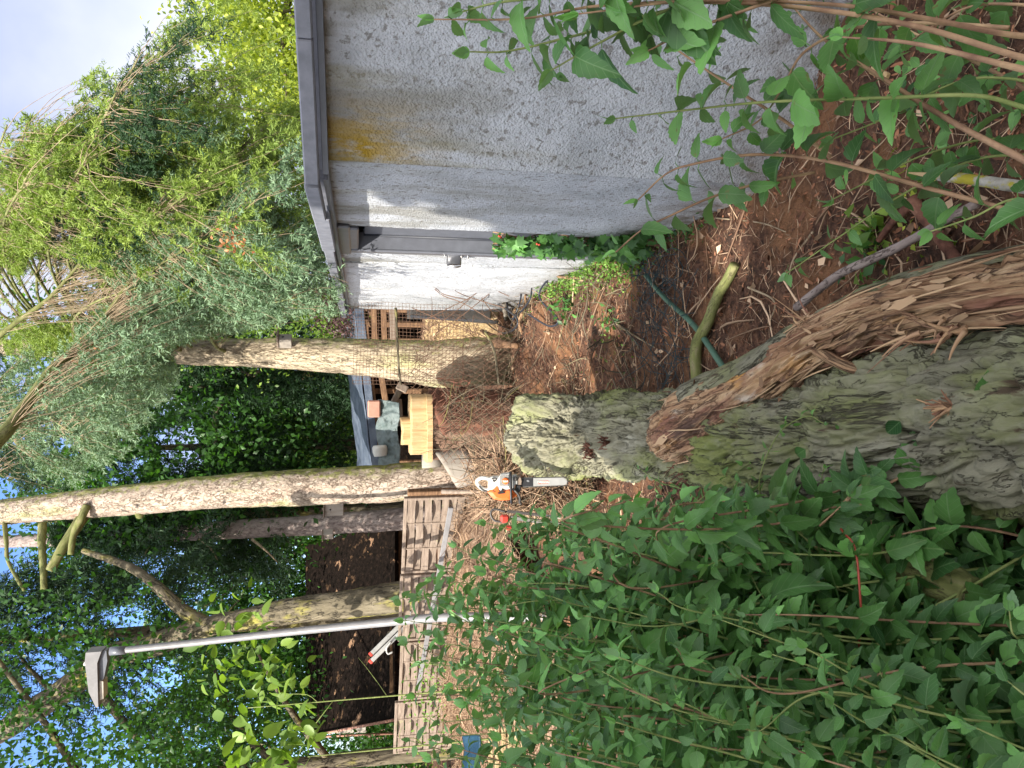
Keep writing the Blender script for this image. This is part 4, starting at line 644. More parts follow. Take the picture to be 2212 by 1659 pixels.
# ------------------------------------------------------------------ trees behind
def bgtree(name, label, X_, Y_, H, r, crown, n_, size, mat, K=60, trunkr=.16, matb='bark_dark', spread=.5, tmpl='S', filt=None, group='trees behind the fence and shed', lean=0, nl=10):
    t = thing(name, label, 'tree', (X_, Y_, 0), group); 
    if name == 'small_sapling': trunkr = .014
    mb = MB(); tube(mb, cat([(X_, Y_, -.3), (X_ + lean * .3, Y_, H * .35), (X_ + lean, Y_, H * .8)], 24), np.linspace(trunkr, trunkr * .35, 24), 12, lambda A, q: .12 * q * fbm(A * 5, 3)); mb.obj('trunk', M[matb], t)
    limbs(t, ((X_ + lean * .3, Y_, H * .3), (X_ + lean, Y_, H * .8)), nl, trunkr * .4, r, matb, up=.6)
    clumpcrown('crown', t, crown[0], crown[1], n_, size, mat, K, spread, tmpl, filt)
    return t
def keepout(holes, p=.85):
    def f(P):
        q = proj(P); k = np.ones(len(P), bool)
        for h_ in holes: k &= ~(inpoly(q, h_) & (RNG.random(len(P)) < p))
        return k
    return f
SKYH = [[(20, 1490), (60, 1400), (150, 1420), (140, 1500), (60, 1520)], [(150, 1560), (240, 1570), (250, 1500), (200, 1480)], [(240, 1450), (380, 1420), (400, 1480), (260, 1540)], [(190, 1330), (300, 1300), (320, 1370), (250, 1390)], [(250, 1190), (400, 1180), (380, 1250), (260, 1230)], [(330, 930), (420, 910), (440, 1010), (350, 1040)], [(220, 1000), (310, 980), (300, 1060), (230, 1060)], [(40, 930), (130, 880), (160, 960), (60, 1010)], [(380, 1560), (470, 1540), (480, 1620), (400, 1640)]]
ko = keepout(SKYH, .8)
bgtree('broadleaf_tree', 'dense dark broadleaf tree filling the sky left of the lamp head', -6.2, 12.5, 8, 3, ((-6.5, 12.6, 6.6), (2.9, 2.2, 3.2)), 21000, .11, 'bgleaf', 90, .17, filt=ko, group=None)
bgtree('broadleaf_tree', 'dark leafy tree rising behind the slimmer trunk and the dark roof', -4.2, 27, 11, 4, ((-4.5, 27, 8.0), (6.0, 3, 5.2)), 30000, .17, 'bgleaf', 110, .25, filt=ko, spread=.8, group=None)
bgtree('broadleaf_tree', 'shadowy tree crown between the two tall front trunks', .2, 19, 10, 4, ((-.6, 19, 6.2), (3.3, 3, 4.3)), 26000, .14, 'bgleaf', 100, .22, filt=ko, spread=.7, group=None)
bgtree('broadleaf_tree', 'dense green tree beyond the left end of the dark barn roof', -12.5, 23, 9, 4, ((-12, 23, 4.2), (4.5, 3, 4.3)), 24000, .16, 'bgleaf', 90, .2, spread=.8, group=None)
bgtree('broadleaf_tree', 'ivy-like green curtain of leaves just above the dark barn roof', -5.6, 27, 7, 3.5, ((-6, 27, 4.8), (6.0, 2, 2.6)), 26000, .17, 'bgleaf', 90, .2, spread=.8, group=None)
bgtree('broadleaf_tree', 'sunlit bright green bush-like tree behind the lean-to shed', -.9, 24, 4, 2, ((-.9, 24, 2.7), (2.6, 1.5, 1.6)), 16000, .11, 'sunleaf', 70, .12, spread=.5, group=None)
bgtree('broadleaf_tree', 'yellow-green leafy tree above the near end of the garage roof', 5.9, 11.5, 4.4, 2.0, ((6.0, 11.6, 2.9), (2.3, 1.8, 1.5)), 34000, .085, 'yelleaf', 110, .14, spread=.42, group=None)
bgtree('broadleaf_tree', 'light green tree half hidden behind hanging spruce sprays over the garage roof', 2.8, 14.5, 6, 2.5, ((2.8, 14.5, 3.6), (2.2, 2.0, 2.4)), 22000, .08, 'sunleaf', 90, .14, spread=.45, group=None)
bgtree('broadleaf_tree', 'green tree closing the view at the far left edge of the picture', -9.6, 15.5, 6, 3, ((-10.3, 15.5, 2.6), (2.4, 2, 3.2)), 20000, .10, 'bgleaf', 80, .15, spread=.5, group=None)
bgtree('purple_leaved_tree', 'purple-leaved bush showing between the garage roof end and the thick trunk', 1.6, 13.5, 3, 1.2, ((1.5, 13.5, 2.1), (.8, .8, .8)), 6000, .06, 'purple', 40, .06, spread=.2, group=None)
bgtree('small_sapling', 'young sunlit walnut-like shoots with large pale leaves beside the lamp post', -4.0, 9.6, 4.2, 1.0, (at(545, 1420, 9.6), (.6, .4, .62)), 120, .19, 'sunleaf', 40, .03, spread=.22, tmpl='B', group=None, matb='stem_g', nl=3)
bgtree('small_sapling', 'pale green leafy shoots at the very left edge of the picture', at(610, 1640, 8)[0], at(610, 1640, 8)[1], 3.2, .8, (at(590, 1645, 8), (.35, .4, .5)), 90, .2, 'sunleaf', 20, .03, spread=.2, tmpl='B', group=None, matb='stem_g', nl=3)
# dark conifers
def conifer(label, X_, Y_, H, r, mat='needle_d', n_=2600, z0=.6, filt=None):
    t = thing('conifer_tree', label, 'tree', (X_, Y_, 0)); mb = MB(); tube(mb, cat([(X_, Y_, -.2), (X_, Y_, H * .5), (X_, Y_, H)], 20), np.linspace(.2, .03, 20), 10); mb.obj('trunk', M['bark_dark'], t)
    h = RNG.uniform(z0, H, n_); a = RNG.uniform(0, 2 * math.pi, n_); q = r * (1 - (h - z0) / (H - z0) * .75) * RNG.uniform(.25, 1, n_) ** .5 * (1 + .2 * np.sin(h * 6))
    P0 = np.stack([X_ + np.cos(a) * q, Y_ + np.sin(a) * q, h - q * .25], -1)
    if filt: P0k = filt(P0); P0 = P0[P0k]; a = a[P0k]; n_ = len(P0)
    D = nrm(np.stack([np.cos(a), np.sin(a), -.9 + 0 * a], -1) + RNG.normal(0, .3, (n_, 3))); sprays('crown', t, P0, D, .5, mat, per=26, need=.11, w=.10)
conifer('dark conifer standing in the gap right of the middle trunk', .6, 17, 7.0, 1.7, filt=ko)
conifer('dark conifer behind the middle trunk and the thinner one', -1.6, 20, 9, 2.0, filt=ko)
conifer('dark hanging conifer above the barn roof ridge', -4.8, 15.5, 11, 1.9, z0=5.4, filt=ko)
conifer('shady conifer touching the left side of the slimmer trunk', -3.1, 18.5, 9, 1.7, z0=4.2, filt=ko)
# a hedge along the far side of the plots
hd = MB()
hg = thing('hedge', 'low green hedge far behind the shed and barn', 'hedge', (0, 30, 0)); clumpcrown('foliage', hg, (0, 31, 1.2), (19, 1.2, 1.9), 36000, .2, 'bgleaf', 220, .7, shell=.1); mb = MB()
for xx in np.arange(-18, 18, 2.2): tube(mb, [(xx, 31, -.1), (xx + .1, 31, 1.6)], .05, 6)
mb.obj('stems', M['bark_dark'], hg)
# the tree behind the photographer whose shade lies over the foreground
sh = thing('broadleaf_tree', 'tall leafy tree standing behind the photographer and shading the foreground', 'tree', (-5.5, -5, 0))
mb = MB(); tube(mb, cat([(-5.5, -6, -.2), (-5.4, -5.6, 4), (-5, -5.4, 8)], 24), np.linspace(.3, .14, 24), 16); mb.obj('trunk', M['bark_dark'], sh)
limbs(sh, ((-5.4, -5.7, 3.8), (-5, -5.4, 8)), 12, .1, 3.0, 'bark_dark', up=.5)
def shf(P):                                             # nothing hangs where its shade would reach the sunlit middle distance
    g_ = P - SUN * ((P[:, 2] - .6) / SUN[2])[:, None]; lim = np.where(g_[:, 0] > .85, 5.0, 4.25 + 1.1 * fbm(np.c_[g_[:, 0] * 1.6, g_[:, 0] * 0, g_[:, 0] * 0 + 3.3], 3) + .25 * vnoise(g_ * 3)); k = (g_[:, 1] < lim) & (g_[:, 0] < 4.4)
    w1 = ((g_[:, 0] - .44) ** 2 + (g_[:, 1] - 3.25) ** 2) < .20
    w2 = ((g_[:, 0] - .25) ** 2 + (g_[:, 1] - 3.0) ** 2) < .004
    return k & ~w1 & ~w2
clumpcrown('crown', sh, (-5.2, -5.6, 8), (7.2, 6.0, 2.6), 36000, .26, 'bgleaf', 150, .8, 'S', shf, shell=.2)

# extra crown leaves added on the sun's path to shade wall and near trunk
tgt = np.c_[RNG.uniform(-1.5, 3.6, 15000), RNG.uniform(.2, 3.9, 15000), RNG.uniform(0, 2.2, 15000)]; tgt = tgt[(tgt[:, 0] > .8) | (tgt[:, 1] < 3.7)]; hh_ = RNG.uniform(6.2, 9.8, len(tgt)); Pq = tgt + SUN * ((hh_ - tgt[:, 2]) / SUN[2])[:, None]
kq = shf(Pq); Pq = Pq[kq]; n_ = len(Pq); mb = MB(); place(mb, LS, LSF, Pq, nrm(RNG.normal(size=(n_, 3)) + [0, 0, -.5]), nrm(RNG.normal(size=(n_, 3)) * .5 + SUN), RNG.uniform(.2, .34, n_)); mb.obj('crown', M['bgleaf'], sh)  # this 'crown' is only the added shade leaves

lf = thing('added_shade_shrub', 'tall dark hedge shrub added unseen beyond the left edge to block sky light', 'shrub', (-3.2, .3, 0)); clumpcrown('foliage', lf, (-3.3, .2, 1.6), (1.4, 1.9, 1.5), 9000, .12, 'bgleaf', 60, .25, 'S', None, shell=.2); mb = MB(); tube(mb, cat([(-3.2, .3, -.1), (-3.25, .3, 1.2), (-3.3, .2, 2.2)], 10), .04, 8); mb.obj('stem', M['bark_dark'], lf)  # unseen shrub added to keep sky light off the lower left

# ------------------------------------------------------------------ street lamp
lp_ = thing('street_lamp', 'slender grey street lamp post with flat angular head above the woven fence', 'street lamp', (gp(1245, 1330)[0], gp(1245, 1330)[1], 0))
sl_ = 8.6; top = at(262, 1405, sl_); 
P = cat([at(1200, 1333, sl_ - .9), at(974, 1333, sl_ - .5), at(869, 1341, sl_ - .3), at(636, 1364, sl_ - .1), at(440, 1386, sl_), top], 50)
mb = MB(); tube(mb, P, np.linspace(.052, .036, 50), 20); mb.obj('pole', M['white_metal'], lp_)
mb = MB(); tube(mb, [top + [0, 0, -.05], top + [0, 0, .12]], .048, 20); mb.obj('collar', M['greydoor'], lp_)
hd0 = at(207, 1408, sl_); hd1 = at(208, 1520, sl_); ax0 = nrm(hd1 - hd0); up_ = nrm(np.array([0, 0, 1.0]) - ax0 * ax0[2]); yy = np.cross(up_, ax0); Lh = np.linalg.norm(hd1 - hd0)
def slab(prof, w0, w1, mat, name, o=(0, 0)):
    mb = MB(); V = []; n_ = len(prof)
    for s_ in (-1, 1):
        for (a, b) in prof: ww = w0 + (w1 - w0) * a / Lh; V.append(hd0 + ax0 * a + up_ * b + yy * s_ * ww / 2)
    a = np.arange(n_); b = (a + 1) % n_; mb.add(V, [np.stack([a, b, b + n_, a + n_], -1), np.array([list(a[::-1])]), np.array([list(a + n_)])]); mb.obj(name, M[mat], lp_, False)
slab([(-.03, -.09), (-.03, .075), (.08, .085), (Lh * .7, .045), (Lh, -.03), (Lh, -.055), (.1, -.045)], .2, .22, 'white_metal', 'lamp_head')
slab([(-.02, -.13), (-.02, -.091), (.1, -.046), (.35, -.052), (.3, -.10), (.1, -.14)], .12, .12, 'greydoor', 'lamp_gearbox')
slab([(Lh * .52, -.06), (Lh * .90, -.058), (Lh * .87, -.10), (Lh * .54, -.10)], .15, .15, 'lens', 'lamp_glass')
mb = MB(); p = hd0 + ax0 * .13 + up_ * .08; tube(mb, [p, p + up_ * .045], .022, 12); mb.obj('light_sensor', M['offwhite'], lp_)

# ------------------------------------------------------------------ woven fence
FA = at(872, 1072, 9.2); FB = at(851, 1628, 11.9); FT = (FA[2] + FB[2]) / 2; fd = FB - FA; fd[2] = 0; FL = np.linalg.norm(fd); fd /= FL; fn = np.array([-fd[1], fd[0], 0]); 
if fn[1] > 0: fn = -fn
fen = thing('woven_fence', 'brown fence of woven wooden slats topping the brushwood heap', 'fence', (FA[0], FA[1], 0))
npan = 4; wpan = FL / npan
for k in range(npan):
    sag = RNG.uniform(-.03, .02); a = k * wpan + .02; b = (k + 1) * wpan - .02; t = np.linspace(0, 1, 40); mb = MB(); nb = 3; zt = FT - .05 + sag
    for r_ in range(10):
        z_ = zt - .06 - r_ * .103; ph = (r_ % 2) * math.pi; off = .034 * np.sin(t * math.pi * nb + ph); wob = .008 * np.sin(t * 7 + r_)
        C = FA * [1, 1, 0] + fd * (a + (b - a) * t)[:, None] + fn * off[:, None]; hh = .046 + .004 * math.sin(r_ * 3) + .006 * fbm(np.c_[t * 6, t * 0 + r_ * 3.1 + k * 7, t * 0], 2)
        V = []
        for (dn, dz) in ((-.004, -hh), (.004, -hh), (.004, hh), (-.004, hh)): V.append(C + fn * dn + np.array([0, 0, 1]) * (z_ + dz + wob)[:, None])
        V = np.array(V).transpose(1, 0, 2); m = 40; i_ = (np.arange(m - 1) * 4)[:, None]; j_ = np.arange(4)[None]; j2 = (j_ + 1) % 4
        A = np.zeros(V.shape); A[..., 0] = RNG.random()
        mb.add(V.reshape(-1, 3), np.stack([i_ + j_, i_ + j2, i_ + 4 + j2, i_ + 4 + j_], -1).reshape(-1, 4), A.reshape(-1, 3))
    mb.obj('slat_panel', M['board'], fen, False)
    mb = MB(); ax = np.array([fd, fn, [0, 0, 1]]); bevbox(mb, FA * [1, 1, 0] + fd * (a + b) / 2 + np.array([0, 0, zt + .02]), (b - a, .05, .045), ax, .005)
    for q in (0, 1): bevbox(mb, FA * [1, 1, 0] + fd * (a + .02 + (b - a - .04) * q) + np.array([0, 0, zt - .52]), (.04, .05, 1.04), ax, .005)
    for q in range(1, nb): bevbox(mb, FA * [1, 1, 0] + fd * (a + (b - a) * q / nb) + np.array([0, 0, zt - .5]), (.02, .03, 1.0), ax, .004)
    mb.obj('panel_frame', M['board'], fen, False)
for k in range(npan + 1):
    mb = MB(); bevbox(mb, FA * [1, 1, 0] + fd * (k * wpan) - fn * .06 + np.array([0, 0, FT / 2 - .1]), (.08, .08, FT + .1), np.array([fd, fn, [0, 0, 1]]), .008); mb.obj('post', M['boarddark'], fen, False)
# white rail
mb = MB(); a = at(974, 1096, 8.7); b = at(903, 1488, 10.7); c = at(893, 1570, 11.1); bevbox(mb, (a + b) / 2, (np.linalg.norm(b - a), .03, .06), np.array([nrm(b - a), nrm(np.cross([0, 0, 1], b - a)), np.cross(nrm(b - a), nrm(np.cross([0, 0, 1], b - a)))]), .005)
tag(mb.obj('rail', M['white_metal'], None, False), 'long narrow white rail running along the top of the brushwood heap', 'rail')

# ------------------------------------------------------------------ brushwood heap
hp = thing('brushwood_heap', 'pinkish heap of dry brushwood and straw in front of the woven fence', 'brushwood heap', (-3, 8.5, 0))
def heapz(u, v):                                         # u along the fence, v from the fence towards the lens
    return (.80 - .06 * u / 6) * np.clip(1 - v / 2.6, 0, 1) ** .8
u = np.linspace(-.05, FL * .86, 160); v = np.linspace(0, 2.7, 90); U, Vv = np.meshgrid(u, v); zz = heapz(U, Vv)
C = FA * [1, 1, 0] + fn * .12; Pp = C + fd * U[..., None] + fn * Vv[..., None]; Pp[..., 2] = zz * np.clip((FL * .86 - U) / .35, 0, 1) ** .5 * np.clip((U + .05) / .3, 0.25, 1) ** .5
Pp[..., 2] += .07 * fbm(Pp * 3, 3) + .03 * fbm(Pp * 12, 3) - .02; m_, n_ = Pp.shape[:2]; i_ = np.arange(m_ - 1)[:, None] * n_; j_ = np.arange(n_ - 1)[None]
mb = MB(); mb.add(Pp.reshape(-1, 3), np.stack([i_ + j_, i_ + j_ + 1, i_ + n_ + j_ + 1, i_ + n_ + j_], -1).reshape(-1, 4)); mb.obj('packed_core', M['heap'], hp)
def strewn(name, Ps, L0, r, mat, parent, kind=None, flat_=.35, bend=.15, M_=5):
    n_ = len(Ps); d = rdir(n_); d[:, 2] *= flat_; d = nrm(d); t = np.linspace(-.5, .5, M_); LL = L0 * RNG.uniform(.4, 1.3, n_); b = RNG.normal(0, bend, (n_, 3)); PP = Ps[:, None] + d[:, None] * (LL[:, None] * t)[..., None] + b[:, None] * (LL[:, None] * (t ** 2))[..., None]
    mb = MB(); wires(mb, PP, r * RNG.uniform(.5, 1.5, (n_, 1)) * (1 - .9 * np.abs(t))[None], 3); o = mb.obj(name, M[mat], parent)
    if kind: tag(o, kind=kind)
    return o
fl_ = Pp.reshape(-1, 3); idx = RNG.integers(0, len(fl_), 16000); strewn('straw', fl_[idx] + RNG.normal(0, .03, (16000, 3)) + [0, 0, .02], .16, .0028, 'hay', hp, kind='stuff')
idx = RNG.integers(0, len(fl_), 2500); strewn('twigs', fl_[idx] + RNG.normal(0, .04, (2500, 3)) + [0, 0, .04], .5, .004, 'hay', hp, kind='stuff', flat_=.6, bend=.5)
# heap's small plants
mb = MB(); n_ = 260; c = at(925, 1520, 10.3); place(mb, LS, LSF, c + RNG.normal(0, 1, (n_, 3)) * [.45, .25, .16], rdir(n_), nrm(RNG.normal(size=(n_, 3)) * .5 + [0, 0, 1]), .06); o = mb.obj('weed_clump', M['weed']); tag(o, 'bright green trailing weeds on the left end of the brushwood heap', 'weeds', kind='stuff')

# tangled brush between the middle trunk and the fallen trunk
bp_ = thing('brush_pile', 'tangle of dry stalks and wire beside the saw, below the middle trunk', 'brush pile', (-1.1, 6.8, 0))
n_ = 2600; P0 = np.array([at(x, y, s) for x, y, s in zip(RNG.uniform(1010, 1260, n_), RNG.uniform(985, 1110, n_), RNG.uniform(5.9, 7.6, n_))]); P0[:, 2] = np.minimum(P0[:, 2], .98 - .25 * np.abs(RNG.normal(0, 1, n_))); P0[:, 2] = np.maximum(P0[:, 2], .02)
strewn('stalks', P0, .45, .0042, 'hay', bp_, flat_=.8, bend=.5)
n_ = 900; strewn('dark_stalks', P0[:n_] - [0, 0, .08], .5, .005, 'bark_dark', bp_, flat_=.9, bend=.6)
lm = MB(); n_ = 900; place(lm, LS, LSF, P0[RNG.integers(0, len(P0), n_)], rdir(n_), rdir(n_), .045); lm.obj('dry_leaves', M['mulchbit'], bp_)
mb = MB(); c = at(1120, 1030, 7.2); q = np.array([[x, y, z] for z in (0, .78) for x in (-1, 1) for y in (-1, 1)], float); 
gx, gy = np.meshgrid(np.linspace(-.5, .35, 30), np.linspace(-.6, .6, 30)); zz = .7 * np.clip(1 - ((gx + .08) / .42) ** 2, 0, 1) ** .5 * np.clip(1 - (gy / .6) ** 2, 0, 1) ** .5 - .04; PP = np.stack([gx + c[0], gy + c[1], zz], -1); PP += .09 * fbm(PP * 5, 3)[..., None]
i_ = np.arange(29)[:, None] * 30; j_ = np.arange(29)[None]; mb.add(PP.reshape(-1, 3), np.stack([i_ + j_, i_ + j_ + 1, i_ + 31 + j_, i_ + 30 + j_], -1).reshape(-1, 4)); mb.obj('packed_core', M['bark_dark'], bp_)
# crumpled grey sheet
mb = MB(); c = at(990, 1010, 8.1); th = np.linspace(-1.2, 1.4, 14); zz = np.linspace(-.16, .16, 8); T_, Z_ = np.meshgrid(th, zz); PP = np.stack([c[0] + .2 * np.sin(T_) - .35 * Z_ * .4, c[1] - .16 * np.cos(T_), c[2] - .02 + Z_ + .12 * np.sin(T_)], -1); PP += .012 * fbm(PP * 9, 2)[..., None]
i_ = np.arange(7)[:, None] * 14; j_ = np.arange(13)[None]; mb.add(PP.reshape(-1, 3), np.stack([i_ + j_, i_ + j_ + 1, i_ + 15 + j_, i_ + 14 + j_], -1).reshape(-1, 4)); o = mb.obj('metal_sheet', M['wood_box']); md = o.modifiers.new('s', 'SOLIDIFY'); md.thickness = .012; tag(o, 'curved grey sheet at the foot of the middle trunk', 'sheet')
mb = MB(); tube(mb, cat([at(955, 1062, 7.0), at(1060, 1063, 6.8), at(1235, 1064, 6.4)], 20), .022, 6, lambda A, r: .004 * fbm(A * 20, 2)); o = mb.obj('post', M['board']); tag(o, 'thin weathered wooden post standing left of the orange and white saw', 'post')

# ------------------------------------------------------------------ chainsaw, hanging against the trunk's far end, bar down
S0 = 4.95; CS = at(1124, 1048, S0)
def sz(x, y, d=0):                                        # sketch units of about half a millimetre: x runs down, y to the left
    k = .15 * S0 / FPX; return CS + (-UP * (x - 1100) - RT * (y - 700)) * k - FW * d
saw = thing('chainsaw', 'orange and off-white chainsaw with its bar pointing down beside the fallen trunk', 'chainsaw', CS)
def plate(poly, d0, d1, mat, name, parent=saw, bev=.004):
    n_ = len(poly); a = np.arange(n_); b = (a + 1) % n_; mb = MB(); c = np.mean([sz(*p) for p in poly], 0)
    L0 = np.array([sz(x, y, d0) for x, y in poly]); L1 = np.array([sz(x, y, d1 - bev) for x, y in poly]); ctr = np.mean(L1, 0); L2 = ctr + (L1 - ctr) * (1 - bev * 1.6 / .06) - FW * bev
    mb.add(np.vstack([L0, L1, L2]), [np.stack([a, b, b + n_, a + n_], -1), np.stack([a + n_, b + n_, b + 2 * n_, a + 2 * n_], -1), np.array([list(a[::-1])]), np.array([list(a + 2 * n_)])]); return mb.obj(name, M[mat], parent, False)
body = plate([(640, 598), (700, 575), (800, 572), (815, 540), (950, 522), (965, 745), (900, 790), (780, 800), (700, 790), (632, 770)], -.05, .03, 'offwhite', 'housing', bev=.012)
plate([(800, 572), (815, 545), (940, 530), (948, 735), (850, 745), (765, 690)], .03, .042, 'offwhite', 'starter_cover', body, .006)
for k in range(9):
    x0 = 812 + k * 15; tb = MB(); tube(tb, [sz(x0, 556 - k * 1.5, .0425), sz(x0 - 4, 700, .0425)], .0022, 4); tb.obj('grille_slot', M['black'], body)
plate([(745, 668), (625, 790), (672, 850), (720, 898), (830, 914), (950, 906), (1048, 850), (1030, 780), (985, 745), (870, 762), (790, 800), (757, 722)], -.055, .036, 'orange', 'top_cover', bev=.014)
plate([(700, 770), (712, 765), (722, 775), (710, 782)], .036, .038, 'black', 'vent', bev=.001); plate([(722, 778), (734, 772), (744, 782), (732, 790)], .036, .038, 'black', 'vent', bev=.001)
plate([(770, 800), (815, 790), (835, 735), (850, 733), (855, 780), (880, 790), (875, 806), (790, 815)], .034, .046, 'black', 'filter_latch', bev=.003)
mb = MB(); tube(mb, cat([sz(655, 610), sz(560, 595), sz(505, 612), sz(478, 650), sz(500, 705), sz(560, 755), sz(640, 775)], 40), .013, 12); mb.obj('rear_handle', M['offwhite'], saw)
mb = MB(); tube(mb, cat([sz(505, 712, .012), sz(560, 764, .012), sz(635, 790, .012)], 20), .006, 8); mb.obj('rear_grip', M['darkgrey'], saw)
mb = MB(); tube(mb, cat([sz(690, 600, .032), sz(740, 592, .034), (sz(752, 612, .034)), sz(728, 635, .034), sz(705, 622, .034)], 20), .005, 8); mb.obj('throttle_lever', M['darkgrey'], saw)
mb = MB(); tube(mb, [sz(888, 628, .042), sz(888, 628, .047)], .0225, 28); disc = mb.obj('badge', M['orange'], saw)
def text(body_, c, ux, uy, size, mat, parent, name):
    cu = bpy.data.curves.new(name, 'FONT'); cu.body = body_; cu.size = size; cu.align_x = 'CENTER'; cu.align_y = 'CENTER'; cu.extrude = .0006; cu.offset = .0008
    o = bpy.data.objects.new(name, cu); col.objects.link(o); dg = bpy.context.evaluated_depsgraph_get(); me = bpy.data.meshes.new_from_object(o.evaluated_get(dg)); bpy.data.objects.remove(o); o = bpy.data.objects.new(name, me); col.objects.link(o)
    me.materials.clear(); me.materials.append(M[mat]); ux = nrm(ux); uy = nrm(uy); uz = np.cross(ux, uy); mt = Matrix((tuple(ux), tuple(uy), tuple(uz))).transposed(); o.matrix_world = Matrix.Translation(c - world_loc(parent)) @ mt.to_4x4(); o.parent = parent; return o
text('STIHL', sz(884, 630, .0485), UP, -RT, .014, 'offwhite', saw, 'lettering')
mb = MB(); tube(mb, cat([sz(955, 530, -.04), sz(958, 520, .03), sz(963, 600, .055), sz(966, 760, .06), sz(968, 900, .05), sz(975, 948, .02), sz(980, 930, -.05)], 60), .0085, 12); mb.obj('front_handle', M['black'], saw)
mb = MB(); tube(mb, cat([sz(985, 745, .03), sz(1030, 775, .035), sz(1075, 830, .03), sz(1095, 890, .02), sz(1090, 940, .0), sz(1112, 972, -.01)], 40), .0085, 12); mb.obj('hand_guard', M['darkgrey'], saw)
plate([(968, 560), (1040, 545), (1068, 580), (1065, 680), (1020, 690), (1010, 750), (970, 745)], -.04, .03, 'alu', 'crankcase', bev=.01)
plate([(1060, 560), (1105, 570), (1125, 640), (1115, 690), (1068, 690)], -.045, .022, 'board', 'muffler', bev=.01)
plate([(1030, 690), (1110, 690), (1105, 780), (1060, 820), (1025, 780)], -.05, .02, 'black', 'bumper_housing', bev=.008)
mb = MB(); tube(mb, [sz(1030, 600, .03), sz(1030, 600, .036)], .016, 16); mb.obj('bolt', M['darkgrey'], saw)
bar = plate([(1110, 602), (1200, 600), (1720, 592), (1760, 612), (1778, 650), (1765, 690), (1725, 702), (1200, 722), (1110, 724)], -.012, -.004, 'alu', 'guide_bar', bev=.001)
plate([(1110, 604), (1285, 601), (1285, 716), (1110, 722)], -.004, -.002, 'black', 'bar_cover', bar, .0005); plate([(1190, 628), (1215, 626), (1228, 640), (1228, 655), (1205, 656), (1190, 645)], -.002, -.001, 'steel', 'bar_nut', bar, .0003)
plate([(1352, 650), (1362, 640), (1500, 636), (1512, 648), (1510, 672), (1498, 680), (1362, 683), (1350, 672)], -.004, -.003, 'red', 'label', bar, .0004)
text('OREGON', sz(1431, 660, -.0028), -UP, RT, .0185, 'offwhite', saw, 'lettering')
mb = MB(); tp = [(1110, 596), (1300, 594), (1500, 590), (1720, 586), (1768, 606), (1786, 650), (1770, 698), (1726, 709), (1500, 717), (1300, 724), (1110, 730)]; CP = cat([sz(x, y, -.008) for x, y in tp], 220)
tube(mb, CP, .0022, 6)
for k in range(0, 216, 3): d_ = nrm(CP[k + 1] - CP[k]); o_ = nrm(np.cross(d_, FW)); box(mb, CP[k] + o_ * .0025, (.006, .0045, .004), np.array([d_, o_, FW]))
mb.obj('saw_chain', M['darkgrey'], saw, False)

# long-handled grey and red tool half hidden by the leaves
tool = thing('hedge_cutter', 'grey and red long-bladed garden tool half hidden by leaves left of the saw', 'garden tool', at(1150, 1130, 5.2))
def seg(a, b, r, mat, name, ns=8): mb = MB(); tube(mb, cat([a, (np.array(a) + b) / 2, b], 10), r, ns); mb.obj(name, M[mat], tool)
for (p, q, w_, mat, nm) in (((1102, 1118, 5.2), (1225, 1134, 5.1), .028, 'darkgrey', 'blade_rail'), ((1095, 1104, 5.25), (1212, 1118, 5.2), .02, 'wood_box', 'blade_rail')):
    a = at(*p); b = at(*q); d_ = nrm(b - a); s_ = nrm(np.cross(d_, FW)); mb = MB(); bevbox(mb, (a + b) / 2, (np.linalg.norm(b - a), w_, .018), np.array([d_, s_, np.cross(d_, s_)]), .003); mb.obj(nm, M[mat], tool, False)
a = at(1090, 1120, 5.18); mb = MB(); bevbox(mb, a, (.055, .05, .06), b=.012); mb.obj('motor_housing', M['red'], tool, False)
a = at(1098, 1140, 5.15); mb = MB(); bevbox(mb, a, (.03, .04, .05), b=.01); mb.obj('trigger', M['red'], tool, False)
mb = MB(); tube(mb, cat([at(1095, 1106, 5.2), at(1068, 1100, 5.2), at(1060, 1110, 5.2), at(1068, 1124, 5.2), at(1090, 1128, 5.2)], 24), .008, 8); mb.obj('handle', M['darkgrey'], tool)
mb = MB(); tube(mb, cat([at(1222, 1118, 5.15), at(1235, 1122, 5.1), at(1236, 1138, 5.1), at(1225, 1145, 5.1)], 20), .012, 8); mb.obj('blade_tip', M['wood_box'], tool)

# ------------------------------------------------------------------ ladder leaning behind the fence
ld = thing('ladder', 'aluminium ladder with red end caps poking up behind the woven fence', 'ladder', at(880, 1360, 10.9))
for (p, q) in (((803, 1411, 10.6), (1000, 1215, 10.9)), ((803, 1427, 10.5), (1000, 1232, 10.8))):
    a = at(*p); b = at(*q); d_ = nrm(b - a); s_ = nrm(np.cross(d_, FW)); mb = MB(); ax = np.array([d_, s_, np.cross(d_, s_)]); bevbox(mb, (a + b) / 2, (np.linalg.norm(b - a), .062, .025), ax, .004); mb.obj('rail', M['alu'], ld, False)
    mb = MB(); bevbox(mb, a - d_ * .018, (.045, .066, .03), ax, .012); mb.obj('end_cap', M['red'], ld, False)
for t_ in (.14, .3, .46): a = at(803, 1411, 10.6) * (1 - t_) + at(1000, 1215, 10.9) * t_; mb = MB(); tube(mb, [a, a + FW * .36], .014, 8); mb.obj('rung', M['alu'], ld)
mb = MB(); tube(mb, cat([at(845, 1386, 10.5), at(835, 1400, 10.5), at(838, 1412, 10.5), at(848, 1408, 10.5)], 16), .014, 8); mb.obj('hook', M['alu'], ld)

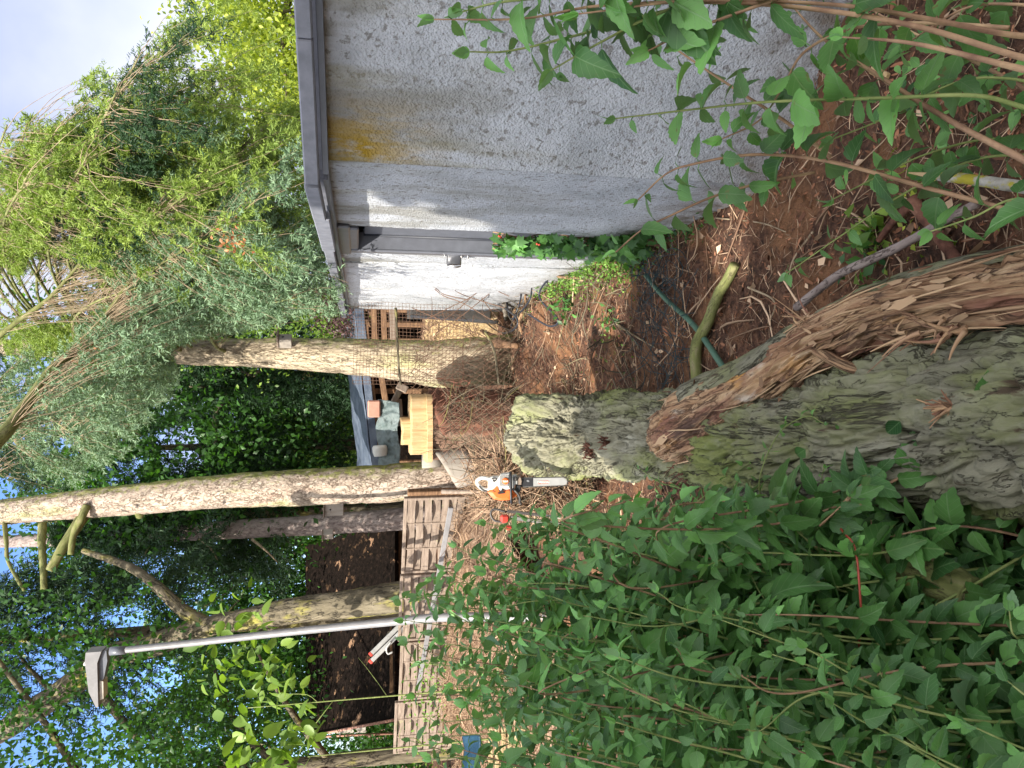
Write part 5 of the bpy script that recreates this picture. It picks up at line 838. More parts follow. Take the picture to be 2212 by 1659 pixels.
# ------------------------------------------------------------------ dark-roofed barn
bn = thing('barn', 'barn with steep black roof and slim pale verge boards behind the fence', 'barn', (-9, 21, 0))
a0 = at(662, 1590, 20.5); a1 = at(660, 1225, 23.5); e0 = at(853, 1553, 17.0); e1 = at(853, 1165, 20.0)
def quad3(name, pts_, mat, th=.12, nrmv=None):
    V = np.array(pts_); nn = nrm(np.cross(V[1] - V[0], V[2] - V[0])) * th; mb = MB(); mb.add(np.vstack([V, V + nn]), [np.array([[0, 1, 2, 3], [7, 6, 5, 4], [0, 4, 5, 1], [1, 5, 6, 2], [2, 6, 7, 3], [3, 7, 4, 0]])]); return mb.obj(name, M[mat], bn, False)
a1b = at(690, 1170, 24); rz = a0[2]; ridge1 = a1.copy(); ridge1[2] = rz
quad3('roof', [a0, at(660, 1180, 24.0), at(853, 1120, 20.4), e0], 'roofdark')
g0 = np.array([a0[0] - .1, a0[1] + .05, 0]); gl = at(846, 1590, 20.6); back = a0 + (a0 - e0) * [1, 1, 0] + [0, 0, e0[2] - a0[2]]
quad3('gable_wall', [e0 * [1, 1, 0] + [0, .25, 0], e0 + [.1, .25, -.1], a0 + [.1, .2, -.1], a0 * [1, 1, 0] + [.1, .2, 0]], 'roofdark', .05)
quad3('wall', [e0 * [1, 1, 0] + [.4, .5, 0], at(853, 1120, 20.4) * [1, 1, 0] + [0, .5, 0], at(853, 1120, 20.4) + [0, .5, .1], e0 + [.4, .5, .1]], 'boarddark', .06)
for (p, q) in ((a0 + [0, -.05, .03], e0 + [0, -.05, .03]), (at(668, 1592, 20.4), at(856, 1584, 20.4))): mb = MB(); tube(mb, [p, q], .035, 6); mb.obj('verge_board', M['clay'], bn)
mb = MB(); A_ = at(760, 1563, 19.0); quad3('gable_cladding', [at(725, 1582, 19.8), at(790, 1580, 19.8), at(790, 1545, 18.9), at(790, 1545, 18.9) + [0, .02, .02]], 'wood_box', .03)
# ------------------------------------------------------------------ lean-to shed with tarpaulin
sd = thing('lean_to_shed', 'ramshackle lean-to of boards with a slate blue roof between the two tall trunks', 'shed', (.0, 12.5, 0))
def beam(a, b, w_, h_, mat, name, parent): 
    a = np.array(a); b = np.array(b); d_ = nrm(b - a); s_ = nrm(np.cross([0, 0, 1.0], d_)) if abs(d_[2]) < .9 else np.array([1.0, 0, 0]); mb = MB(); bevbox(mb, (a + b) / 2, (np.linalg.norm(b - a), w_, h_), np.array([d_, s_, np.cross(d_, s_)]), min(w_, h_) * .2); return mb.obj(name, M[mat], parent, False)
rl_, rr_ = at(803, 1010, 12.2), at(764, 660, 12.4)
def sheet(name, c4, mat, parent, nu=30, nv=16, amp=.03, th=.015):
    a, b, c, d = [np.array(q) for q in c4]; u = np.linspace(0, 1, nu)[None, :, None]; v = np.linspace(0, 1, nv)[:, None, None]; PP = (a * (1 - u) + b * u) * (1 - v) + (d * (1 - u) + c * u) * v; nn = nrm(np.cross(b - a, d - a)); PP = PP + nn * (amp * fbm(PP * [2.2, 2.2, 3], 3))[..., None]
    if name == 'tarpaulin': PP = PP + np.array([0, -1, 0]) * (.16 * np.abs(fbm(np.stack([PP[..., 0] * 4.5 + PP[..., 2] * 1.5, PP[..., 2] * 1.2, 0 * PP[..., 0]], -1), 3)) + .03 * fbm(PP * 14, 2))[..., None] + np.array([0, 0, 1]) * (.10 * fbm(np.stack([PP[..., 0] * 3, 0 * PP[..., 0], 0 * PP[..., 0] + 2.], -1), 3))[..., None]
    i_ = np.arange(nv - 1)[:, None] * nu; j_ = np.arange(nu - 1)[None]; mb = MB(); mb.add(PP.reshape(-1, 3), np.stack([i_ + j_, i_ + j_ + 1, i_ + nu + j_ + 1, i_ + nu + j_], -1).reshape(-1, 4)); o = mb.obj(name, M[mat], parent); md = o.modifiers.new('t', 'SOLIDIFY'); md.thickness = th; return o
sheet('roof', [rl_, rr_, rr_ + [.3, 2.4, .25], rl_ + [-.3, 2.4, .25]], 'blue', sd, amp=.05)
sheet('roof_apron', [rl_ + [0, -.02, -.02], rr_ + [0, -.02, -.02], rr_ + [0, -.03, -.16], rl_ + [0, -.03, -.13]], 'blue', sd, amp=.03)
beam(at(818, 1000, 12.3), at(787, 690, 12.4), .06, .12, 'boarddark', 'eaves_beam', sd); beam(at(835, 880, 12.4), at(800, 660, 12.5), .05, .10, 'boarddark', 'rafter', sd)
for (y_, x0) in ((1000, 820), (905, 810), (735, 795), (668, 790), (700, 795), (845, 800)): q = at(x0, y_, 12.6); beam([q[0], q[1], q[2]], [q[0], q[1], 0], .09, .09, 'boarddark', 'post', sd)
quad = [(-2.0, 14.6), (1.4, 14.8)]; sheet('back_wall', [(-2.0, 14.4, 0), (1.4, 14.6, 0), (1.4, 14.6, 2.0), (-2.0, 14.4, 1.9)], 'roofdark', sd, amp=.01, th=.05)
beam(at(870, 830, 12.1), at(850, 870, 12.1), .05, .1, 'board', 'brace', sd); beam(at(880, 843, 12.0), at(858, 832, 12.0), .04, .12, 'board', 'brace', sd)
beam(at(862, 862, 12.2), at(866, 920, 12.2), .05, .09, 'board', 'shelf_board', sd)
for (x0, x1, m_) in ((800, 815, 'boarddark'), (822, 835, 'boarddark'), (842, 852, 'board')): a = at((x0 + x1) / 2, 660, 12.0); b = at((x0 + x1) / 2 + 2, 735, 12.0); beam(a, b, .03, .09, m_, 'cladding_board', sd)
tp_ = sheet('tarpaulin', [at(820, 862, 11.9), at(815, 1008, 11.9), at(860, 1004, 11.75), at(868, 870, 11.75)], 'tarp', None, amp=.0, nu=120, nv=40); tag(tp_, 'shiny grey-green tarpaulin hanging in folds under the shed roof', 'tarpaulin')
mb = MB(); bevbox(mb, at(808, 883, 11.8), (.27, .12, .2), b=.02); tag(mb.obj('clay_brick', M['clay'], None, False), 'pale red brick resting on top of the tarpaulin', 'brick')
mb = MB(); bk_ = cat([at(820, 962, 11.8), at(822, 985, 11.8)], 6); tube(mb, bk_, [.1, .12, .12, .12, .11, .10], 16); tag(mb.obj('plastic_bag', M['offwhite']), 'pale crumpled bag lying on the tarpaulin by the middle trunk', 'bag')
mb = MB(); c = at(932, 994, 10.5); tube(mb, [c + [0, 0, -.13], c + [0, 0, .13]], [.1, .115], 20); tag(mb.obj('bucket', M['wood_box']), 'small grey bucket between the cut stump and the middle trunk', 'bucket')
# bark board leaning, white pole, and the pale heap behind the wire
mb = MB(); gx, gy = np.meshgrid(np.linspace(-1, 1, 50), np.linspace(-1, 1, 30)); c = at(1010, 690, 10.9); zz = 1.0 * np.clip(1 - np.abs(gy) ** 3, 0, 1) * np.clip(1 - gx ** 6, 0, 1); PP = np.stack([c[0] + gx * .7, c[1] + .4 + gy * .6, zz], -1); PP += .1 * fbm(PP * 4, 3)[..., None]
i_ = np.arange(29)[:, None] * 50; j_ = np.arange(49)[None]; mb.add(PP.reshape(-1, 3), np.stack([i_ + j_, i_ + j_ + 1, i_ + 51 + j_, i_ + 50 + j_], -1).reshape(-1, 4)); sdh = mb.obj('woodchip_heap', M['sand']); tag(sdh, 'yellowish heap of wood chips behind the wire mesh by the garage corner', 'heap')
hs = PP.reshape(-1, 3); idx = RNG.integers(0, len(hs), 2500); strewn('chips', hs[idx] + RNG.normal(0, .02, (2500, 3)), .08, .006, 'hay', None, kind='stuff'); o = bpy.context.scene.objects['chips']; o.parent = sdh; o.location = (0, 0, 0)
a = at(888, 683, 10.3); b = at(1075, 697, 9.6); mb = MB(); tube(mb, cat([a, (a + b) / 2, b], 12), .022, 8); tag(mb.obj('pole', M['white_metal']), 'white pole standing behind the wire mesh near the garage corner', 'pole')
a = at(880, 672, 10.4); b = at(1060, 675, 9.9); o = beam(a, b, .22, .03, 'wood_box', 'board', None); tag(o, 'grey board standing upright between garage corner and white pole', 'board')

# ------------------------------------------------------------------ high stump with a fresh saw cut
sc = at(1000, 918, 8.4); sc[2] = 0
st = thing('cut_stump', 'high tree stump freshly sawn, its pale wood facing the camera', 'stump', sc)
zt = at(924, 918, 8.1)[2]
Ps = [sc + [-.03, .1, -.1], sc + [-.02, .06, .4], sc + [0, .02, .9], sc + [0, 0, zt]]
P = cat(Ps, 120); mb = MB(); tube(mb, P, np.interp(np.linspace(0, 1, 120), [0, .3, 1], [.50, .42, .38]), 110, lambda A, r: .035 * fbm(A * [4, 4, 1.5], 3) - .022 * np.clip(1 - np.abs(fbm(A * [16, 16, 3.5], 3)) * 2.3, 0, 1)); mb.obj('bark', M['bark_stump'], st)
strip_k = frames(P); aa = angto(90, (.75, -.6, 0), strip_k[1], strip_k[2]); rs = np.full(120, .385)
strip(P, strip_k[1], strip_k[2], rs, 30, 119, aa - 1.2, aa + 1.5, .03, 'redrot', 'rotten_wood', st, rag=.3)
def woodblock(name, cx, cy, wx, wy, z0, z1, mat, rough=.02, rot=0.0):
    th = np.linspace(0, 2 * math.pi, 90, endpoint=False); sq = 1 / (np.abs(np.cos(th)) ** 6 + np.abs(np.sin(th)) ** 6) ** (1 / 6); zs = np.linspace(z0, z1, 18); V = []
    for z_ in zs:
        x_ = sq * np.cos(th) * wx; y_ = sq * np.sin(th) * wy; r_ = 1 + .014 * fbm(np.stack([np.cos(th) * 9, np.sin(th) * 9, th * 0 + z_ * 2], -1), 3); V.append(np.stack([cx + (x_ * math.cos(rot) - y_ * math.sin(rot)) * r_, cy + (x_ * math.sin(rot) + y_ * math.cos(rot)) * r_, z_ + rough * .5 * fbm(np.stack([np.cos(th) * 1.5, np.sin(th) * 3, th * 0 + 5], -1), 3) * (1 if z_ > z0 else 0)], -1))
    V = np.array(V); m_ = 90; i_ = np.arange(17)[:, None] * m_; j_ = np.arange(m_)[None]; j2 = (j_ + 1) % m_; mb = MB(); VV = np.vstack([V.reshape(-1, 3), [[cx, cy, z1]]]); a = np.arange(m_) + 17 * m_
    mb.add(VV, [np.stack([i_ + j_, i_ + j2, i_ + m_ + j2, i_ + m_ + j_], -1).reshape(-1, 4), np.stack([a, np.roll(a, -1), np.full(m_, len(VV) - 1)], -1)]); return mb.obj(name, M[mat], st, True)
topz = at(888, 918, 8.0)[2]; woodblock('cut_face', sc[0] + .02, sc[1] - .02, .33, .30, zt - .03, topz, 'freshcut'); woodblock('cut_ledge', sc[0] - .02, sc[1] - .03, .375, .345, zt - .04, zt + .02, 'freshcut', .03)
tz = at(868, 928, 8.2)[2]; woodblock('torn_hinge', sc[0] - .06, sc[1] + .02, .15, .16, topz - .02, tz, 'freshcut', .07)
fibres('torn_fibres', sc + [.15, -.3, zt - .25], (.2, -.3, -.5), 260, .22, (.16, .06, .12), .006, 'redrot', st, jit=.5)

# ------------------------------------------------------------------ wire mesh fences
def lattice(o, u, v, nu, nv, diag, r, name, mat, parent, wob=.02, drop=0.0):
    o, u, v = map(lambda q: np.array(q, float), (o, u, v)); L = []; t = np.linspace(0, 1, 14)
    def pt(a, b): p = o + u * a[..., None] + v * b[..., None]; return p + wob * np.stack([fbm(p * 1.7, 2), fbm(p * 1.9 + 7, 2) * 2, fbm(p * 1.6 + 3, 2)], -1)
    if diag:
        for s_ in np.linspace(-1, 1, nu):
            L.append(pt(np.clip(s_ + t * (1), 0, 1), np.clip(t - np.clip(-s_ - 1, 0, 0), 0, 1)))
            a0_ = max(0, s_); 
            a = np.linspace(max(0, s_), min(1, 1 + s_), 14); L[-1] = pt(a, a - s_); L.append(pt(1 - a, a - s_))
    else:
        for s_ in np.linspace(0, 1, nu): L.append(pt(s_ + 0 * t, t))
        for s_ in np.linspace(0, 1, nv): L.append(pt(t, s_ + 0 * t))
    mb = MB(); wires(mb, np.array(L), r, 4); return mb.obj(name, M[mat], parent)
wf = thing('wire_fence', 'rusty square wire mesh stretched across the foot of the thick tan trunk', 'wire fence', gp(1120, 740))
o_ = at(1085, 660, 8.2); lattice(at(1000, 660, 8.3), at(1000, 835, 8.2) - at(1000, 660, 8.3), at(765, 655, 8.5) - at(1000, 660, 8.3), 24, 32, False, .0019, 'square_mesh', 'rust', wf, .04)
lattice(at(1120, 690, 8.1), at(1105, 840, 8.0) - at(1120, 690, 8.1), at(900, 740, 8.3) - at(1120, 690, 8.1), 24, 22, True, .0022, 'diamond_mesh', 'rust', wf, .05)
for pl, r in (([(855, 665, 8.2), (858, 735, 8.15), (862, 800, 8.1), (866, 832, 8.1)], .013), ([(1048, 715, 7.9), (1068, 760, 7.85), (1078, 830, 7.8)], .014)):
    mb = MB(); tube(mb, cat([at(*q) for q in pl], 24), r, 8, lambda A, q: .006 * fbm(A * 25, 2)); mb.obj('cross_bar', M['bark_dark'], wf)
cl = thing('chain_link_fence', 'loose dark chain-link mesh hanging between the cut stump and the fallen trunk', 'wire fence', at(1100, 920, 7.2))
lattice(at(1110, 850, 6.7), at(1090, 1000, 6.7) - at(1110, 850, 6.7), at(960, 860, 7.3) - at(1110, 850, 6.7), 16, 14, True, .0028, 'diamond_mesh', 'rust', cl, .07)
lattice(at(1160, 790, 7.6), at(1110, 880, 7.0) - at(1160, 790, 7.6), at(1010, 850, 7.4) - at(1160, 790, 7.6), 12, 10, True, .0026, 'diamond_mesh', 'rust', cl, .07)
n_ = 150; P0 = np.array([at(x, y, s) for x, y, s in zip(RNG.uniform(960, 1110, n_), RNG.uniform(840, 985, n_), RNG.uniform(6.9, 7.5, n_))]); strewn('caught_stalks', P0, .4, .003, 'bark_dark', cl, flat_=1, bend=.5)
n_ = 110; P0 = np.array([at(x, y, s) for x, y, s in zip(RNG.uniform(900, 1080, n_), RNG.uniform(668, 830, n_), RNG.uniform(8.0, 8.4, n_))]); strewn('caught_stalks', P0, .35, .0032, 'rust', wf, flat_=1, bend=.5)
ww = thing('loose_wire', 'bent rusty wires sticking up in front of the pale garage wall', 'wire', at(1000, 650, 7.6))
lw = [[(1010, 648), (960, 636), (940, 622), (925, 620)], [(1060, 690), (1000, 655), (960, 640), (935, 622)], [(1090, 665), (1040, 650), (990, 632), (962, 607)], [(1100, 640), (1060, 622), (1030, 610), (1015, 600)], [(920, 690), (980, 660), (1020, 640), (1055, 608)], [(940, 720), (1000, 680), (1050, 640), (1075, 620)], [(890, 665), (950, 690), (1030, 720), (1080, 745)], [(900, 720), (960, 690), (1010, 650), (1042, 612)], [(1085, 700), (1060, 670), (1040, 640), (1052, 620)]]
mb = MB(); wires(mb, np.array([cat([at(x, y, 7.6 + .1 * i) for x, y in l], 16) for i, l in enumerate(lw)]), .0048, 5); mb.obj('wires', M['rust'], ww)

# ------------------------------------------------------------------ things on the ground
def gpath(pl, dz=.02): return [np.array([*gp(x, y, 0.05)[:2], gz(*gp(x, y, .05)[:2]) + dz + (q[0] if q else 0)]) for x, y, *q in pl]
def stick(name, pl, r0, r1, mat, label, cat_='stick', dz=.02, n_=40, ns=10, bump=.18, group=None):
    mb = MB(); tube(mb, cat(gpath(pl, dz), n_), np.linspace(r0, r1, n_), ns, lambda A, q: bump * q * fbm(A * 25, 3)); return tag(mb.obj(name, M[mat]), label, cat_, group)
stick('fallen_branch', [(1588, 572), (1572, 604), (1546, 640), (1530, 695), (1508, 750), (1504, 830)], .026, .036, 'moss_branch', 'crooked green mossy branch lying on the bark litter right of the big trunk', 'branch', .05, ns=16)
stick('stake', [(1400, 595), (1440, 645), (1500, 705), (1575, 806)], .016, .018, 'green_plastic', 'straight green plastic stake lying next to the crooked mossy branch', 'stake', .05, bump=0)
stick('stick', [(1790, 665, .1), (1887, 600, .12), (1950, 570, .12), (2015, 532, .08), (2090, 486, .05), (2160, 442, .03)], .018, .014, 'bark_grey', 'long bent grey stick beside the stripped limb', dz=.1)
stick('root', [(1965, 430), (1990, 480), (2030, 530), (2068, 582)], .024, .02, 'redrot', 'dark red-brown forked root lying behind the long grey stick', 'root', .04)
stick('root', [(1968, 438), (1925, 470), (1890, 520)], .018, .012, 'redrot', 'short red-brown root piece above the forked root', 'root', .04)
for pl, rr0, lb in (([(1455, 385), (1530, 395)], .006, 'thin straight twig on the lit litter by the garage wall'), ([(1330, 700), (1370, 730), (1400, 750)], .009, 'curved pale twig on the litter mid-way to the thick trunk'), ([(1740, 500), (1700, 560), (1690, 600)], .006, 'fine dry twig on the litter beyond the long grey stick'), ([(1530, 470), (1620, 480), (1680, 500)], .005, 'slender tan twig lying parallel to the wall foot'), ([(1600, 620), (1650, 650), (1640, 700)], .006, 'kinked grey twig between mossy branch and stripped limb')):
    stick('twig', pl, rr0, rr0 * .6, 'twig', lb, 'twig', .012, group='dry twigs on the litter')
# black cable loops
cb = thing('cable', 'tangled loops of black cable on the litter near the garage door', 'cable', gp(1150, 660))
for pl in ([(1280, 560, .05), (1200, 610, .15), (1090, 612, .32), (1060, 660, .3), (1090, 705, .2), (1150, 720, .1), (1180, 690, .1), (1100, 640, .3), (1120, 600, .3)], [(1235, 590, .1), (1215, 640, .08), (1240, 690, .05), (1228, 705, .04), (1205, 680, .05)], [(1110, 600, .35), (1130, 650, .22), (1150, 690, .12), (1200, 650, .1), (1180, 600, .15)], [(1150, 600, .2), (1170, 640, .14), (1160, 700, .08), (1120, 712, .12), (1075, 680, .25)]):
    mb = MB(); tube(mb, cat(gpath(pl, .03), 70), .0095, 8); mb.obj('cable_loop', M['cable'], cb)
# splinters of orange wood
spl_ = ['orange wood splinter standing nearest the wire fence, above the cable', 'steep orange splinter inside the upper cable loop', 'orange splinter beside the silvery root', 'short orange splinter crossing the black cable', 'orange splinter at the edge of the weedy bank', 'orange splinter in the middle of the cable loops', 'orange splinter lowest in the picture, nearest the thick trunk', 'long orange splinter lying among the weeds by the door']
for k, (x, y, a, L) in enumerate(((1100, 615, .3, .5), (1125, 640, .5, .45), (1140, 690, 1.2, .4), (1165, 640, 1.0, .35), (1200, 610, .2, .4), (1150, 660, .9, .3), (1190, 700, 1.4, .3), (1260, 600, .4, .45))):
    p = gp(x, y, .05); p[2] = gz(p[0], p[1]) + .07; d_ = np.array([math.cos(a + 1), math.sin(a + 1), .25 * math.sin(k * 2)]); mb = MB(); tube(mb, cat([p - d_ * L / 2, p + [0, 0, .03], p + d_ * L / 2], 14), [.004] + [.014] * 12 + [.003], 5, lambda A, q: .3 * q * fbm(A * 30, 2)); tag(mb.obj('wood_splinter', M['stripped']), spl_[k], 'splinter', 'orange wood splinters by the cable')
# driftwood-grey root and curved bark slab by the trunk's foot
stick('weathered_root', [(1165, 628, .12), (1140, 640, .2), (1128, 655, .22), (1110, 690, .1)], .05, .03, 'wood_box', 'silvery weathered root standing in the litter inside the cable loops', 'root', .04, bump=.5)
mb = MB(); P = cat(gpath([(1078, 715, .26), (1105, 735, .2), (1140, 742, .14), (1175, 748, .06)], .03), 30); tube(mb, P, np.interp(np.linspace(0, 1, 30), [0, .5, 1], [.02, .07, .03]), 12, lambda A, q: .25 * q * fbm(A * [10, 10, 3], 2)); tag(mb.obj('bark_slab', M['boarddark']), 'curved brown slab of bark leaning at the foot of the thick tan trunk', 'bark slab')
# blue-green net
nt = thing('garden_net', 'crumpled blue-green garden net lying by the green stake', 'net', gp(1430, 640)); n_ = 130; xs_ = RNG.uniform(1385, 1485, n_); ys_ = RNG.uniform(540, 820, n_); P0 = np.array([gp(x + (y - 680) * .05, y, .05) for x, y in zip(xs_, ys_)]); P0[:, 2] += RNG.uniform(-.02, .09, n_)
strewn('net_strands', P0, .42, .0022, 'net', nt, flat_=.35, bend=.8, M_=9)
# litter: bark chips, dry leaves, twiglets
def scatter(n_, cond=None, xr=(-1.2, 3.2), yr=(1.2, 10.5), p=1.6):
    X_ = RNG.uniform(*xr, n_); Y_ = yr[0] + (yr[1] - yr[0]) * RNG.random(n_) ** p; k = np.ones(n_, bool) if cond is None else cond(X_, Y_); X_, Y_ = X_[k], Y_[k]; return np.stack([X_, Y_, gh(X_, Y_)], -1)
Ps = scatter(34000); n_ = len(Ps); mb = MB(); bt = np.array([[-.12, 0, 0], [.12, 0, .05], [.16, .6, .1], [.02, 1, .05], [-.15, .5, .02]]); bf = [np.array([[0, 1, 2, 3, 4]])]
D = rdir(n_); D[:, 2] = np.abs(D[:, 2]) * .35; place(mb, bt, bf, Ps + [0, 0, .004], D, nrm(RNG.normal(size=(n_, 3)) * .45 + [0, 0, 1]), RNG.uniform(.006, .034, n_) * np.where(RNG.random(n_) < .05, 2.4, 1)); tag(mb.obj('bark_chips', M['mulchbit']), 'red-brown bark chips covering the ground between trunk and garage', 'bark litter', kind='stuff')
Ps = scatter(420); bs = strewn('brush_sticks', Ps + [0, 0, .03], .42, .0055, 'hay', None, kind='stuff', flat_=.22, bend=.35); tag(bs, 'loose dry sticks lying over the bark litter', 'sticks')
Ps = scatter(1300, lambda X_, Y_: (Y_ > 5.0) & (Y_ < 9.2) & (X_ > -.3)); bs = strewn('brush_sticks', Ps + [0, 0, .05], .4, .005, 'bark_dark', None, kind='stuff', flat_=.35, bend=.5); tag(bs, 'dark tangled brushwood strewn before the thick tan trunk', 'brushwood')
Ps = scatter(13000); d = rdir(len(Ps)); tw = strewn('twiglets', Ps + [0, 0, .012], .09, .0018, 'hay', None, kind='stuff', flat_=.25); tag(tw, 'fine dry stalks strewn over the bark litter', 'twig litter')
Ps = scatter(900); n_ = len(Ps); mb = MB(); place(mb, LS, LSF, Ps + [0, 0, .015], rdir(n_) * [1, 1, .3], nrm(RNG.normal(size=(n_, 3)) * .5 + [0, 0, 1]), RNG.uniform(.03, .07, n_)); tag(mb.obj('dry_leaves', M['hay']), 'scattered pale dry leaves on the bark litter', 'dry leaves', kind='stuff')
# weeds on the bank by the door and at the wall foot
def weedpatch(c, rad, n_, size, mat, label, name='weed_clump', z=.08):
    Ps = np.array(c)[:2] + RNG.normal(0, 1, (n_, 2)) * np.array(rad); Z_ = gh(Ps[:, 0], Ps[:, 1]) + RNG.uniform(0, 1, n_) ** 1.5 * z; mb = MB(); place(mb, LS, LSF, np.c_[Ps, Z_], nrm(RNG.normal(size=(n_, 3)) + [0, 0, .5]), nrm(RNG.normal(size=(n_, 3)) * .5 + [0, 0, 1]), RNG.uniform(.6, 1.3, n_) * size)
    st_ = np.stack([np.c_[Ps[:n_ // 6], gh(Ps[:n_ // 6, 0], Ps[:n_ // 6, 1])], np.c_[Ps[:n_ // 6] + RNG.normal(0, .02, (n_ // 6, 2)), Z_[:n_ // 6] + .02]], 1); st_ = np.insert(st_, 1, st_.mean(1), 1); wires(mb, st_, .0015); return tag(mb.obj(name, M[mat]), label, 'weeds', kind='stuff')
weedpatch(gp(1275, 590), (.10, .55), 1500, .032, 'weed', 'mat of small yellow-green weeds on the bank in front of the garage door', z=.12)
weedpatch(gp(1370, 560), (.10, .22), 900, .03, 'weed', 'fine green weeds beside the garden net')
weedpatch(gp(1265, 665), (.08, .12), 70, .06, 'ivy', 'small broad-leaved weed on the litter below the cable', z=.12)
weedpatch(gp(1335, 690), (.05, .08), 40, .05, 'ivy', 'little green plant near the middle of the litter', z=.1)
weedpatch(gp(1560, 385), (.05, .05), 50, .03, 'weed', 'tiny bright weed on the lit patch by the wall')
weedpatch(gp(1895, 505), (.06, .04), 40, .07, 'sunleaf', 'bright lime-green seedling leaves near the long grey stick', z=.1)
weedpatch(gp(1885, 560), (.05, .05), 40, .05, 'ivy', 'dark seedling leaves next to the stripped limb', z=.1)
weedpatch(gp(1455, 500), (.06, .25), 300, .03, 'ivy', 'low green weeds along the foot of the garage wall corner', z=.06)
weedpatch(gp(1330, 760), (.3, .3), 60, .03, 'weed', 'sparse seedlings on the litter beside the far part of the trunk', z=.04)
weedpatch(gp(1990, 470), (.12, .12), 60, .035, 'yelleaf', 'yellow-leaved seedlings among the roots at the right', z=.05)
p = gp(1915, 160, .03); mb = MB(); bevbox(mb, p + [0, 0, .03], (.11, .03, .02), np.array([[.6, .8, 0], [-.8, .6, 0], [0, 0, 1]]), .004); tag(mb.obj('wood_offcut', M['freshcut'], None, False), 'short pale sawn offcut on the ground near the garage wall', 'offcut')
# climber on the door jamb
iv = thing('climbing_plant', 'green three-lobed climber with red berries growing up the garage door', 'climbing plant', gp(1420, 530))
n_ = 420; xs_ = RNG.uniform(1062, 1400, n_); ys_ = RNG.normal(524, 9 + (xs_ - 1062) * .02, n_) + (xs_ - 1200) * .03; P0 = np.array([at(x, y, 5.25 - max(0, x - 1150) * .0012 + q) for x, y, q in zip(xs_, ys_, RNG.normal(0, .12, n_))]); P0[:, 0] = np.minimum(P0[:, 0], XW - .02)
mb = MB(); place(mb, LIV, LIVF, P0, nrm(RNG.normal(size=(n_, 3)) * .5 + [-.2, -.2, -.7]), nrm(RNG.normal(size=(n_, 3)) * .4 + [-.7, -.6, .4]), RNG.uniform(.05, .1, n_)); mb.obj('leaves', M['ivy'], iv)
mb = MB(); wires(mb, np.array([cat([at(1440, 530 + a, 4.9), at(1300, 525 + b, 5.1), at(1180, 522 + c, 5.2), at(1065, 520 + d, 5.25)], 20) for a, b, c, d in RNG.normal(0, 9, (9, 4))]), .005, 5); mb.obj('stems', M['stem_b'], iv)
mb = MB()
for x, y in ((1078, 510), (1082, 513), (1160, 527), (1165, 529), (1240, 520)): c = at(x, y, 5.05); tube(mb, [c - [0, 0, .008], c - [0, 0, .004], c, c + [0, 0, .004], c + [0, 0, .008]], [.002, .007, .009, .007, .002], 8)
mb.obj('berries', M['red'], iv)
# blue tarpaulin, pallet, red slabs at the far left
o = sheet('blue_tarpaulin', [at(998, 1590, 7.0), at(1000, 1690, 7.0), at(1040, 1690, 6.6), at(1030, 1590, 6.6)], 'bluetarp', None, amp=.08); tag(o, 'dark blue tarpaulin edge glimpsed through the shrub at the far left', 'tarpaulin')
pa = thing('pallet', 'pale wooden pallet behind the shrub leaves in the bottom left', 'pallet', gp(1130, 1630))
for k in range(6): a = at(1060 + k * 14, 1570, 5.6); b = at(1060 + k * 14, 1690, 5.6); beam(a, b, .03, .035, 'sand', 'slat', pa)
for y_ in (1585, 1640, 1685): beam(at(1055, y_, 5.66), at(1140, y_, 5.66), .04, .05, 'sand', 'bearer', pa)


# ------------------------------------------------------------------ foreground shrubs
L1 = [thing('mock_orange_shrub', lb, 'shrub', lc_, 'leafy green shrubs left of the fallen trunk') for lb, lc_ in (('shrub with tall pale shoots standing before the brushwood heap and woven fence', (-1.6, 3.4, 0)), ('dense leafy shrub crowding against the middle of the fallen trunk', (-1.0, 2.6, 0)), ('shaded shrub with dark gaps and bare stems at the bottom left corner', (-.9, 1.7, 0)))]
def which(x): return L1[0] if x < 1150 else L1[1] if x < 1600 else L1[2]
tips = [(880, 1385, 3.3), (862, 1292, 3.4), (872, 1340, 3.1), (900, 1290, 3.2), (925, 1430, 3.0), (895, 1500, 3.1), (885, 1600, 2.8), (960, 1230, 3.1), (985, 1180, 3.2), (1050, 1130, 3.0), (1075, 1085, 3.1), (1050, 1240, 2.8), (1010, 1330, 2.9), (960, 1390, 2.6), (980, 1480, 2.7), (950, 1560, 2.5), (1000, 1620, 2.3), (1090, 1180, 2.9), (1140, 1120, 2.9), (1140, 1260, 2.5), (1100, 1360, 2.4), (1120, 1480, 2.2), (1080, 1560, 2.0), (1170, 1600, 1.9), (1230, 1080, 2.8), (1250, 1180, 2.6), (1260, 1330, 2.2), (1330, 1060, 2.9), (1370, 1040, 2.9), (1385, 1150, 2.6), (1300, 1450, 1.9), (1330, 1560, 1.75), (1450, 1060, 2.8), (1500, 1130, 2.5), (1420, 1280, 2.1), (1460, 1400, 1.9), (1530, 1220, 2.2), (1560, 1340, 1.9), (1480, 1520, 1.7), (1590, 1090, 2.5), (1600, 1460, 1.7), (1640, 1150, 2.4), (1740, 1400, 1.7), (1640, 1580, 1.6), (1700, 1250, 2.2), (1760, 1180, 2.3), (1850, 1330, 2.0), (1800, 1520, 1.6), (1900, 1450, 1.7), (1950, 1600, 1.5), (2050, 1400, 1.8), (2080, 1560, 1.5), (1880, 1120, 2.3), (2150, 1450, 1.6), (2180, 1320, 1.7)]
nt0 = len(tips); tips = tips + [(x + RNG.uniform(25, 90), y + RNG.uniform(-50, 50), s * RNG.uniform(.95, 1.12)) for (x, y, s) in tips if x < 1750] + [(x + RNG.uniform(60, 140), y + RNG.uniform(-60, 60), s * RNG.uniform(1, 1.15)) for (x, y, s) in tips if x < 1600]
